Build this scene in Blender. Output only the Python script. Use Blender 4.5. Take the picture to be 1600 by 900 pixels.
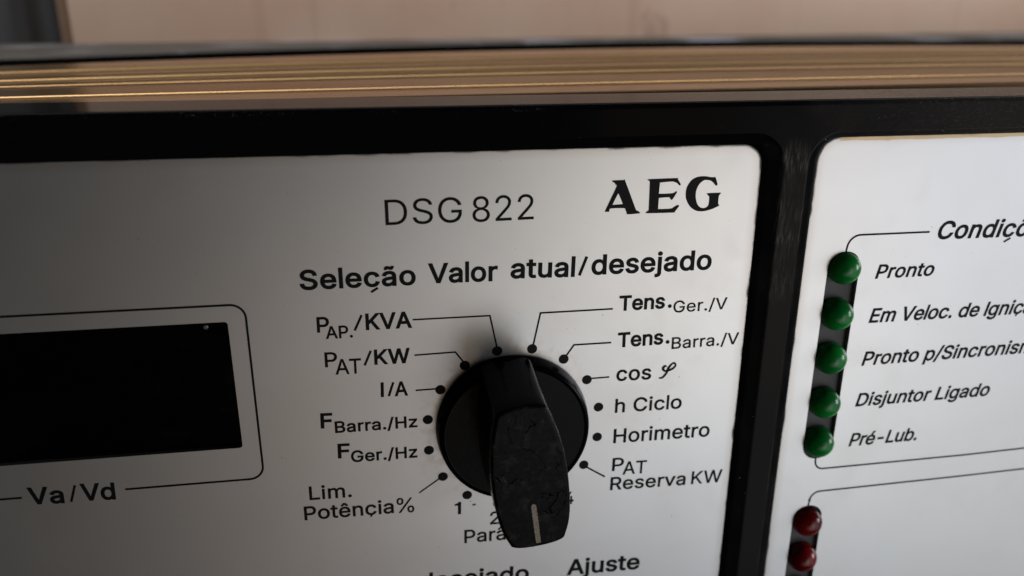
import bpy, bmesh, math, random
from mathutils import Vector, Matrix
from mathutils.geometry import tessellate_polygon, delaunay_2d_cdt

# ---------------------------------------------------------------- units
# The panel is modelled in millimetres: X right, Y up, Z out of the panel
# (origin = axis of the selector switch).  World: x = X, y = -Z, z = Y.
MM = 0.001
def W(p):
    return Vector((p[0]*MM, -p[2]*MM, p[1]*MM))

scene = bpy.context.scene
for o in list(bpy.data.objects):
    bpy.data.objects.remove(o)
C = scene.collection
rnd = random.Random(7)

# ---------------------------------------------------------------- camera
CAM_POS = (-18.889, 65.968, 115.725)
CAM_R = ((0.98770588, 0.00280016, 0.1562986),
         (-0.05019144, -0.94122168, 0.33403976),
         (0.148047, -0.33777788, -0.92950965))
cam = bpy.data.cameras.new('camera')
cam.sensor_width = 36.0
cam.lens = 1294.54/1600*36.0
cam.clip_start = 0.005
cam.clip_end = 50.0
cam_o = bpy.data.objects.new('camera', cam)
C.objects.link(cam_o)
def Wd(v): return Vector((v[0], -v[2], v[1]))
ax, ay, az = Wd(CAM_R[0]), -Wd(CAM_R[1]), -Wd(CAM_R[2])
m = Matrix((ax, ay, az)).transposed().to_4x4()
m.translation = W(CAM_POS)
cam_o.matrix_world = m
scene.camera = cam_o
cam.dof.use_dof = True
cam.dof.focus_distance = (W((4, 20, 1)) - m.translation).dot(-az)
cam.dof.aperture_fstop = 15.0

# ---------------------------------------------------------------- world
world = bpy.data.worlds.new('World')
scene.world = world
world.use_nodes = True
bg = world.node_tree.nodes['Background']
bg.inputs['Color'].default_value = (1.0, 0.95, 0.9, 1)
bg.inputs['Strength'].default_value = 0.004

# ---------------------------------------------------------------- lamps
def area(name, pos, target, sx, sy, power, col):
    l = bpy.data.lights.new(name, 'AREA')
    l.shape = 'RECTANGLE'; l.size = sx; l.size_y = sy
    l.energy = power; l.color = col
    o = bpy.data.objects.new(name, l); C.objects.link(o)
    o.location = W(pos)
    o.rotation_euler = (W(target) - W(pos)).to_track_quat('-Z', 'Y').to_euler()
    return o
# daylight from a window to the right, then unseen panels added to grade the plates, two lamps added behind
area('window_light', (1000, 75, 330), (20, 15, 0), 0.28, 0.30, 3.2, (0.95, 0.98, 1.0))
area('fill_right', (660, -40, 840), (0, 15, 0), 0.5, 0.7, 0.74, (0.55, 0.65, 1.0))
area('fill_low_right', (330, -430, 840), (0, 15, 0), 0.5, 0.5, 0.80, (0.65, 0.80, 1.0))
area('fill_far_right', (800, -300, 700), (0, 15, 0), 0.9, 0.9, 1.78, (0.97, 1.0, 0.99))
area('fill_low_warm', (60, -450, 880), (0, 15, 0), 0.5, 0.4, 0.36, (1.0, 0.78, 0.58))
area('fill_mid_warm', (420, -200, 900), (0, 15, 0), 0.35, 0.5, 0.80, (1.0, 0.80, 0.50))
area('rib_fill', (230, 800, -520), (230, 45, -60), 2.4, 0.7, 1.35, (1.0, 0.93, 0.85))  # added lamp, gives the gold ribs and frame edge their highlights
area('card_fill', (70, 250, -100), (70, 55, -205), 0.8, 0.06, 0.95, (1.0, 0.96, 0.92))  # added lamp behind the panel plane, brightens the cardboard

scene.view_settings.view_transform = 'Standard'
scene.view_settings.look = 'None'
scene.view_settings.exposure = 0.0
scene.view_settings.gamma = 1.0

# ---------------------------------------------------------------- node helpers
class N:
    def __init__(self, name):
        self.m = bpy.data.materials.new(name); self.m.use_nodes = True
        self.t = self.m.node_tree
        self.b = self.t.nodes['Principled BSDF']
        tc = self.t.nodes.new('ShaderNodeTexCoord')
        mp = self.t.nodes.new('ShaderNodeMapping')
        mp.inputs['Scale'].default_value = (1000, 1000, 1000)      # metres -> mm
        self.l(tc.outputs['Object'], mp.inputs['Vector'])
        self.mm = mp.outputs['Vector']
    def l(self, a, b): self.t.links.new(a, b)
    def put(self, sock, v):
        if isinstance(v, bpy.types.NodeSocket): self.l(v, sock)
        elif isinstance(v, (tuple, list)) and len(v) == 3 and sock.type == 'RGBA': sock.default_value = (*v, 1)
        else: sock.default_value = v
    def math(self, op, a, b=0.0, c=0.0, clamp=False):
        n = self.t.nodes.new('ShaderNodeMath'); n.operation = op; n.use_clamp = clamp
        for s, v in zip(n.inputs, (a, b, c)): self.put(s, v)
        return n.outputs[0]
    def scale(self, sx, sy, sz, off=(0, 0, 0), src=None):
        n = self.t.nodes.new('ShaderNodeMapping')
        n.inputs['Scale'].default_value = (sx, sy, sz); n.inputs['Location'].default_value = off
        self.l(src or self.mm, n.inputs['Vector']); return n.outputs['Vector']
    def noise(self, vec=None, scale=1.0, detail=4.0, rough=0.5, dist=0.0):
        n = self.t.nodes.new('ShaderNodeTexNoise')
        n.inputs['Scale'].default_value = scale; n.inputs['Detail'].default_value = detail
        n.inputs['Roughness'].default_value = rough; n.inputs['Distortion'].default_value = dist
        self.l(vec or self.mm, n.inputs['Vector']); return n.outputs['Fac']
    def voronoi(self, vec=None, scale=1.0, feature='F1', out='Distance'):
        n = self.t.nodes.new('ShaderNodeTexVoronoi'); n.feature = feature
        n.inputs['Scale'].default_value = scale
        self.l(vec or self.mm, n.inputs['Vector']); return n.outputs[out]
    def ramp(self, fac, a, b, lo=0.0, hi=1.0):
        n = self.t.nodes.new('ShaderNodeMapRange'); n.interpolation_type = 'SMOOTHSTEP'
        for s, v in zip(n.inputs, (fac, a, b, lo, hi)): self.put(s, v)
        return n.outputs[0]
    def mix(self, fac, a, b):
        n = self.t.nodes.new('ShaderNodeMix'); n.data_type = 'RGBA'
        self.put(n.inputs[0], fac); self.put(n.inputs[6], a); self.put(n.inputs[7], b)
        return n.outputs[2]
    def bump(self, h, strength=0.3, dist=0.1, normal=None):
        n = self.t.nodes.new('ShaderNodeBump')
        n.inputs['Strength'].default_value = strength
        n.inputs['Distance'].default_value = dist*MM
        self.l(h, n.inputs['Height'])
        if normal: self.l(normal, n.inputs['Normal'])
        return n.outputs['Normal']
    def xyz(self, vec=None):
        n = self.t.nodes.new('ShaderNodeSeparateXYZ'); self.l(vec or self.mm, n.inputs[0]); return n.outputs
    def set(self, **k):
        names = dict(color='Base Color', rough='Roughness', metal='Metallic', spec='Specular IOR Level',
                     normal='Normal', coat='Coat Weight', coat_rough='Coat Roughness', trans='Transmission Weight', ior='IOR', aniso='Anisotropic')
        for a, v in k.items(): self.put(self.b.inputs[names[a]], v)
        return self.m

def speck_mask(n, scale, radius, keep, seed=0.0):
    """tiny round specks: voronoi cells, only the random share `keep` of them"""
    v = n.scale(1, 1, 1, (seed, seed*1.7, seed*.3))
    d = n.voronoi(v, scale)
    col = n.voronoi(v, scale, out='Color')
    s = n.t.nodes.new('ShaderNodeSeparateColor'); n.l(col, s.inputs[0])
    on = n.math('LESS_THAN', s.outputs[0], keep)
    size = n.math('MULTIPLY', s.outputs[1], radius*scale)
    hit = n.ramp(n.math('SUBTRACT', size, d), -0.015*scale, 0.015*scale)
    return n.math('MULTIPLY', on, hit)

def rect_sdf(n, x0, x1, y0, y1, r):
    """signed distance in mm to a rounded rectangle in the panel plane (x, z of the object)"""
    x, _, y = n.xyz()[:3]
    qx = n.math('SUBTRACT', n.math('ABSOLUTE', n.math('SUBTRACT', x, (x0+x1)/2)), (x1-x0)/2 - r)
    qy = n.math('SUBTRACT', n.math('ABSOLUTE', n.math('SUBTRACT', y, (y0+y1)/2)), (y1-y0)/2 - r)
    ax_, ay_ = n.math('MAXIMUM', qx, 0.0), n.math('MAXIMUM', qy, 0.0)
    ln = n.math('SQRT', n.math('ADD', n.math('MULTIPLY', ax_, ax_), n.math('MULTIPLY', ay_, ay_)))
    ins = n.math('MINIMUM', n.math('MAXIMUM', qx, qy), 0.0)
    return n.math('SUBTRACT', n.math('ADD', ln, ins), r)

# ---------------------------------------------------------------- materials
PL = (-112.0, 37.4, -54.0, 44.65, 3.2)      # visible left faceplate: x0 x1 y0 y1 r
PR = (46.2, 188.0, -54.0, 45.35, 3.4)       # visible right faceplate

def mat_plate(name, rect, tan_edge):
    n = N(name)
    sdf = rect_sdf(n, *rect)
    fine = n.noise(scale=11.0, detail=6, rough=0.85)
    big = n.noise(scale=0.16, detail=3)
    # grime creeping out of the frame, ragged and stronger in places
    reach = n.math('MULTIPLY', n.ramp(big, 0.45, 0.72), 0.30)
    reach = n.math('ADD', reach, 0.07)
    cx_, _, cy_ = n.xyz()[:3]
    corner = n.ramp(n.math('SUBTRACT', cy_, cx_), -9.0, -2.0) if tan_edge else n.ramp(n.math('ADD', cx_, cy_), 66.0, 80.0)
    reach = n.math('ADD', reach, n.math('MULTIPLY', corner, 0.22))
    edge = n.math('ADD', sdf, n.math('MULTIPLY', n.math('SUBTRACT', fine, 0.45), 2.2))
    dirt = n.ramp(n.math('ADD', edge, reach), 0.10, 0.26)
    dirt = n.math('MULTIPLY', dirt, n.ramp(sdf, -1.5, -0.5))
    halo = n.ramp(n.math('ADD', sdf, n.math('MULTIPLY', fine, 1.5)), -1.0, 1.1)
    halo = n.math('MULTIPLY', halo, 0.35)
    base = n.mix(n.ramp(n.noise(scale=0.05, detail=2), 0.3, 0.7), (0.615, 0.61, 0.605), (0.63, 0.63, 0.63))
    sp = speck_mask(n, 0.30, 0.15, 0.42, 3.1)
    sp2 = speck_mask(n, 0.85, 0.085, 0.18, 9.4)
    spk = n.math('MAXIMUM', sp, sp2)
    # dirt flung round the selector: fine grains and a faint ring where fingers turn it
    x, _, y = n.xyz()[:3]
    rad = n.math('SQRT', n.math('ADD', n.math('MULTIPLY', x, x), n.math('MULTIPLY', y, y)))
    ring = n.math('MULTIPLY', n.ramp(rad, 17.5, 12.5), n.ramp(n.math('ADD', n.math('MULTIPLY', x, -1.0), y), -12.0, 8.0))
    grains = n.ramp(n.noise(scale=5.0, detail=5, rough=0.8), 0.64, 0.70)
    grains = n.math('MULTIPLY', grains, n.math('MULTIPLY', ring, n.ramp(n.noise(scale=.8, detail=2), 0.45, 0.6)))
    sp3 = speck_mask(n, 1.6, 0.05, 0.10, 21.0)
    spk = n.math('MAXIMUM', spk, n.math('MAXIMUM', grains, n.math('MULTIPLY', sp3, 0.6)))
    smear = n.ramp(n.noise(n.scale(1, 1, 1, (31, 0, 12)), scale=0.09, detail=5, rough=0.6, dist=0.8), 0.5, 0.75)
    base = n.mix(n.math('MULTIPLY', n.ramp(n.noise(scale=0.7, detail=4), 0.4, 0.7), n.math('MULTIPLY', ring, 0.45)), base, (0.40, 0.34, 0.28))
    base = n.mix(n.math('MULTIPLY', smear, 0.10), base, (0.50, 0.46, 0.41))
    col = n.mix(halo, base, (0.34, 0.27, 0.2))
    if tan_edge:
        y = n.xyz()[2]
        wob = n.math('ADD', y, n.math('MULTIPLY', n.math('SUBTRACT', n.noise(n.scale(.25, 1, 1), scale=1.2), 0.5), 0.5))
        strip = n.ramp(wob, rect[3]-0.62, rect[3]-0.50)
        strip = n.math('MULTIPLY', strip, n.ramp(n.xyz()[0], rect[0]+3.0, rect[0]+3.6))
        col = n.mix(strip, col, n.mix(fine, (0.36, 0.26, 0.14), (0.52, 0.42, 0.27)))
        dirt = n.math('MULTIPLY', dirt, n.math('SUBTRACT', 1.0, n.math('MULTIPLY', strip, 0.75)))
    col = n.mix(n.math('MULTIPLY', spk, 0.75), col, (0.05, 0.045, 0.04))
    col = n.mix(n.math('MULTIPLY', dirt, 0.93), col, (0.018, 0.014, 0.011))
    rough = n.math('ADD', n.ramp(n.noise(scale=0.12, detail=3, rough=0.5), 0.3, 0.7, 0.405, 0.415), n.math('ADD', n.math('MULTIPLY', dirt, 0.4), n.math('MULTIPLY', smear, 0.018)))
    met = n.math('MULTIPLY', n.math('SUBTRACT', 1.0, dirt), 0.93)
    nor = n.bump(n.noise(scale=9, detail=2), 0.04, 0.03)
    return n.set(color=col, rough=rough, metal=met, normal=nor, spec=0.5)
M_PLATE_L = mat_plate('printed_aluminium', PL, False)
M_PLATE_R = mat_plate('printed_aluminium_aged', PR, True)

def mat_ink():
    n = N('black_print')
    return n.set(color=n.mix(n.noise(scale=3), (0.0035, 0.0032, 0.0035), (0.007, 0.0065, 0.007)), rough=0.5, spec=0.12)
M_INK = mat_ink()

def mat_bezel():
    n = N('black_moulding')
    x, d, y = n.xyz()[:3]
    sp = speck_mask(n, 0.16, 0.24, 0.30, 1.3)
    sp2 = speck_mask(n, 0.9, 0.10, 0.12, 5.5)
    # rubbed, dusty streaks: along the top bar they run sideways, down the mullion they run lengthways
    onm = n.math('MULTIPLY', n.ramp(n.math('ABSOLUTE', n.math('SUBTRACT', x, 42.3)), 2.6, 1.6), n.ramp(y, 46.0, 42.0))
    sv = n.noise(n.scale(3.2, 1, 0.35), scale=1.1, detail=6, rough=0.65)
    sh = n.noise(n.scale(0.7, 1, 1.5), scale=1.6, detail=8, rough=0.75)
    dusty_v = n.math('MULTIPLY', n.math('MULTIPLY', n.ramp(sv, 0.44, 0.68), onm), n.ramp(n.noise(n.scale(.3, 1, 1), scale=0.12, detail=2), 0.40, 0.62))
    dusty_v = n.math('ADD', n.math('MULTIPLY', dusty_v, n.ramp(y, 14.0, 33.0)), n.math('MULTIPLY', onm, 0.12))
    where = n.ramp(n.math('ADD', x, n.math('MULTIPLY', n.noise(scale=0.15), 30)), 48, 92)
    dust_gloss_h = n.math('MULTIPLY', n.math('MULTIPLY', n.ramp(sh, 0.52, 0.70, 0.50, 1.3), where), n.math('SUBTRACT', 1.0, onm))  # sideways dust; its even film also paints gloss into the right end
    dust = n.math('ADD', n.math('MULTIPLY', dusty_v, 1.1), n.math('MULTIPLY', dust_gloss_h, 0.5), clamp=True)  # dust streaks together with the gloss painted into the right end
    scr = n.ramp(n.noise(n.scale(0.5, 1, 4), scale=2.6, detail=8, rough=0.75), 0.67, 0.72)
    col = n.mix(dust, (0.0038, 0.0038, 0.0048), (0.115, 0.103, 0.09))
    col = n.mix(n.math('MULTIPLY', n.math('MULTIPLY', scr, where), 0.8), col, (0.13, 0.12, 0.10))
    col = n.mix(n.math('MAXIMUM', sp, sp2), col, (0.40, 0.39, 0.37))
    g = n.noise(scale=2.4, detail=8, rough=0.7)
    # handled rim along the front arris
    arris = n.math('MULTIPLY', n.ramp(y, 50.15, 50.5), n.ramp(n.math('MULTIPLY', d, -1.0), 0.2, 0.6))
    chip = n.math('MULTIPLY', arris, n.ramp(n.noise(n.scale(0.6, 1, 1), scale=2.8, detail=8, rough=0.8), 0.58, 0.64))
    chip = n.math('MULTIPLY', chip, n.ramp(n.noise(n.scale(1, 1, 1, (17, 0, 0)), scale=0.035, detail=2), 0.44, 0.58))
    col = n.mix(n.math('MULTIPLY', chip, 0.7), col, (0.20, 0.21, 0.25))
    rough = n.math('ADD', n.ramp(g, 0.3, 0.7, 0.08, 0.16), n.math('MULTIPLY', dust, 0.35), clamp=True)
    nor = n.bump(n.math('ADD', g, n.math('MULTIPLY', chip, 0.8)), 0.02, 0.05)
    return n.set(color=col, rough=rough, normal=nor, spec=0.02)
M_BEZEL = mat_bezel()

def mat_knob(face):
    n = N('worn_black_plastic' if face else 'black_plastic')
    g = n.noise(scale=1.6, detail=8, rough=0.7)
    plate = n.noise(n.scale(1, 1, 1, (4.2, 0, 1.4)), scale=0.17, detail=4, rough=0.55, dist=0.6)
    steps = n.ramp(plate, 0.575, 0.585)                 # chipped patches with crisp borders
    steps2 = n.ramp(n.noise(n.scale(1.5, 1, .6, (11, 0, 3)), scale=0.30, detail=5, rough=0.55), 0.66, 0.675)
    dust = n.math('MULTIPLY', n.ramp(n.noise(scale=0.5, detail=7, rough=0.7), 0.50, 0.72), 1.0 if face else 0.05)
    sp = speck_mask(n, 0.7, 0.12, 0.10, 2.2)
    col = n.mix(dust, (0.0022, 0.0020, 0.0023) if face else (0.0006, 0.0006, 0.0007), (0.030, 0.028, 0.028))
    col = n.mix(n.math('MULTIPLY', sp, 0.7), col, (0.3, 0.29, 0.27))
    h = n.math('MULTIPLY', g, 0.25)
    if face:
        h = n.math('ADD', h, n.math('ADD', n.math('MULTIPLY', steps, -0.9), n.math('MULTIPLY', steps2, -1.1)))
    rough = n.ramp(g, 0.3, 0.7, 0.30 if face else 0.20, 0.5 if face else 0.28)
    return n.set(color=col, rough=rough, normal=n.bump(h, 0.85 if face else 0.12, 0.16), spec=0.09 if face else 0.065)
M_KNOB = mat_knob(False)
M_GRIP = mat_knob(True)
def mat_gloss():
    n = N('shiny_black_plastic')
    g = n.noise(scale=1.3, detail=6, rough=0.6)
    sp = speck_mask(n, 0.6, 0.10, 0.06, 4.1)
    return n.set(color=n.mix(n.math('MULTIPLY', sp, 0.6), (0.0012, 0.0012, 0.0014), (0.3, 0.29, 0.27)), rough=n.ramp(g, .3, .7, 0.14, 0.24), normal=n.bump(g, 0.08, 0.15), spec=0.28)
M_GLOSS = mat_gloss()

def mat_pointer():
    n = N('soiled_white_paint')
    f = n.noise(scale=4.5, detail=8, rough=0.7)
    return n.set(color=n.mix(n.ramp(f, 0.35, 0.65), (0.10, 0.075, 0.055), (0.40, 0.33, 0.26)), rough=0.6)
M_POINTER = mat_pointer()

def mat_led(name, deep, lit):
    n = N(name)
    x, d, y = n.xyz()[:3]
    inner_glow = n.ramp(n.math('ADD', n.math('SUBTRACT', x, n.math('MULTIPLY', y, 0.7)), n.math('MULTIPLY', n.noise(scale=0.9, detail=3), 1.5)), -1.0, 3.4)  # brighter side: glow inside the lens, painted into its colour
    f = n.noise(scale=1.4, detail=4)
    return n.set(color=n.mix(n.math('MULTIPLY', inner_glow, n.ramp(f, 0.3, 0.65, 0.5, 1.0)), deep, lit), rough=n.ramp(n.noise(scale=3, detail=5), .3, .7, 0.17, 0.26),
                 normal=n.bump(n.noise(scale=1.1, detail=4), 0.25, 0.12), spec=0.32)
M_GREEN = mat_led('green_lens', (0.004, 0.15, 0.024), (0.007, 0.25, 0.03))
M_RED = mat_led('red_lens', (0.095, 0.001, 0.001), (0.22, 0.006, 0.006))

def simple(name, a, b, scale=1.0, rough=0.5, metal=0.0, bump=0.1):
    n = N(name); f = n.noise(scale=scale, detail=6, rough=0.65)
    return n.set(color=n.mix(f, a, b), rough=rough, metal=metal, normal=n.bump(f, bump, 0.1))
M_SLOT = simple('dark_grey_strip', (0.022, 0.022, 0.026), (0.032, 0.032, 0.036), 1.5, 0.5)
def mat_glass():
    n = N('black_window_glass')
    dust = n.math('MAXIMUM', speck_mask(n, 0.10, 0.22, 0.35, 6.0), n.math('MULTIPLY', speck_mask(n, 0.5, 0.07, 0.12, 2.0), 0.5))
    wipe = n.ramp(n.noise(n.scale(.4, 1, 1), scale=0.12, detail=5, rough=.65), 0.45, 0.8)
    col = n.mix(n.math('MULTIPLY', wipe, .5), (0.0012, 0.0010, 0.0012), (0.006, 0.005, 0.005))
    return n.set(color=n.mix(n.math('MULTIPLY', dust, .5), col, (0.2, 0.2, 0.2)), rough=n.ramp(wipe, 0, 1, 0.08, 0.2), spec=0.4)
M_GLASS = mat_glass()
M_STUD = simple('grey_stud', (0.10, 0.10, 0.10), (0.16, 0.16, 0.16), 4, 0.4, 0.4)

def mat_gold():
    n = N('yellow_passivated_steel')
    s = n.noise(n.scale(0.01, 0.12, 1), scale=1.0, detail=2)
    irid = n.noise(n.scale(0.008, 0.25, 1, (3, 7, 0)), scale=1.0, detail=3)
    col = n.mix(n.ramp(s, 0.3, 0.7), (0.58, 0.365, 0.175), (0.66, 0.445, 0.215))
    col = n.mix(n.math('MULTIPLY', n.ramp(irid, 0.5, 0.75), 0.5), col, (0.66, 0.38, 0.25))
    st = speck_mask(n, 0.02, 7.0, 0.2, 2.0)
    return n.set(color=n.mix(n.math('MULTIPLY', st, .2), col, (0.2, 0.11, 0.07)), metal=1.0, rough=n.ramp(n.noise(n.scale(.02, .15, 1), scale=.5, detail=2), .3, .7, 0.22, 0.26))
M_GOLD = mat_gold()

def mat_card():
    n = N('brown_cardboard')
    v = n.noise(n.scale(0.30, 1, 0.015), scale=0.35, detail=5, rough=0.6)
    big = n.noise(scale=0.02, detail=4)
    fine = n.noise(n.scale(1, 1, 3), scale=1.2, detail=6)
    col = n.mix(n.ramp(big, 0.3, 0.7), (0.50, 0.345, 0.265), (0.53, 0.395, 0.31))
    col = n.mix(n.math('MULTIPLY', n.ramp(v, 0.56, 0.70), 0.45), col, (0.40, 0.265, 0.20))
    stain = n.ramp(n.noise(n.scale(1, 1, .8, (5, 0, 9)), scale=0.045, detail=3), 0.66, 0.74)
    col = n.mix(n.math('MULTIPLY', stain, 0.4), col, (0.25, 0.15, 0.12))
    return n.set(color=col, rough=0.85, normal=n.bump(n.math('ADD', n.math('MULTIPLY', v, 2), fine), 0.25, 0.4))
M_CARD = mat_card()
M_FLAP = simple('cardboard_edge', (0.22, 0.14, 0.095), (0.30, 0.20, 0.14), 0.3, 0.9)
def mat_ledge():
    n = N('grey_painted_metal')
    p = n.ramp(n.noise(n.scale(0.6, 1, 1), scale=0.055, detail=5, rough=0.6), 0.50, 0.66)
    f = n.noise(scale=0.5, detail=6)
    return n.set(color=n.mix(n.math('MULTIPLY', p, .8), n.mix(f, (0.052, 0.047, 0.042), (0.078, 0.072, 0.066)), (0.28, 0.30, 0.36)), rough=0.6)
M_LEDGE = mat_ledge()
M_DARKGAP = simple('gap_shade_black', (0.002, 0.002, 0.002), (0.003, 0.003, 0.003), 0.2, 1.0)
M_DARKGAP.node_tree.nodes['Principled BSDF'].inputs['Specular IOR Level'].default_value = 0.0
def mat_cab():
    n = N('dark_grey_enamel')
    x = n.noise(n.scale(0.35, .35, 0.01), scale=0.35, detail=2)
    return n.set(color=n.mix(n.ramp(x, .4, .6), (0.020, 0.017, 0.016), (0.060, 0.064, 0.068)), rough=0.6)
M_CAB = mat_cab()

# ---------------------------------------------------------------- object helpers
ORIG = {}
def link(o, parent):
    C.objects.link(o)
    if parent is not None: o.parent = parent
def empty(name, origin, label, cat, group=None):
    o = bpy.data.objects.new(name, None); o.empty_display_size = 0.01
    C.objects.link(o); o.location = W(origin); ORIG[o.name] = Vector(origin)
    o['label'] = label; o['category'] = cat
    if group: o['group'] = group
    return o
def obj(name, verts, faces, mat, parent=None, origin=None, smooth=False, label=None):
    """verts in panel mm; origin (panel mm) becomes the object's own origin"""
    origin = Vector(origin if origin is not None else (0, 0, 0))
    me = bpy.data.meshes.new(name)
    me.from_pydata([W(Vector(v) - origin) for v in verts], [], faces)
    bm = bmesh.new(); bm.from_mesh(me)
    bmesh.ops.remove_doubles(bm, verts=bm.verts, dist=1e-7)
    bmesh.ops.recalc_face_normals(bm, faces=bm.faces)
    bm.to_mesh(me); bm.free()
    if smooth:
        me.polygons.foreach_set('use_smooth', [True]*len(me.polygons))
        me.set_sharp_from_angle(angle=math.radians(smooth if smooth is not True else 40))
    me.materials.append(mat)
    o = bpy.data.objects.new(name, me)
    link(o, parent)
    o.location = W(origin - (ORIG[parent.name] if parent is not None else Vector((0, 0, 0))))
    ORIG[o.name] = origin
    if label: o['label'] = label
    return o
class MB:
    def __init__(self): self.v, self.f = [], []
    def add(self, v, f):
        k = len(self.v); self.v += [tuple(p) for p in v]; self.f += [tuple(i+k for i in q) for q in f]
    def box(self, x0, x1, y0, y1, z0, z1):
        self.add([(x, y, z) for z in (z0, z1) for y in (y0, y1) for x in (x0, x1)],
                 [(0, 1, 3, 2), (4, 5, 7, 6), (0, 1, 5, 4), (2, 3, 7, 6), (0, 2, 6, 4), (1, 3, 7, 5)])
    def strip(self, a, b, closed=True):
        n = len(a); k = n if closed else n-1
        self.add(list(a)+list(b), [(i, (i+1) % n, n+(i+1) % n, n+i) for i in range(k)])
    def fill(self, loops, z=None):
        """flat cap bounded by loops (first = outer, rest = holes), all at their own z"""
        ls = [[Vector(p) for p in l] for l in loops]
        flat = [p for l in ls for p in l]
        tri = tessellate_polygon([[Vector((p[0], p[1], 0)) for p in l] for l in ls])
        self.add([tuple(p) for p in flat], [tuple(t) for t in tri])
def rrect(x0, x1, y0, y1, r, z, n=10):
    out = []
    for cx, cy, a0 in ((x1-r, y1-r, 0), (x0+r, y1-r, 90), (x0+r, y0+r, 180), (x1-r, y0+r, 270)):
        for i in range(n+1):
            a = math.radians(a0 + 90*i/n); out.append((cx+r*math.cos(a), cy+r*math.sin(a), z))
    return out
def circle(cx, cy, r, z, n=40):
    return [(cx+r*math.cos(2*math.pi*i/n), cy+r*math.sin(2*math.pi*i/n), z) for i in range(n)]

# printing -------------------------------------------------------
ZP = 0.03        # print layer above the plate

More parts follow.
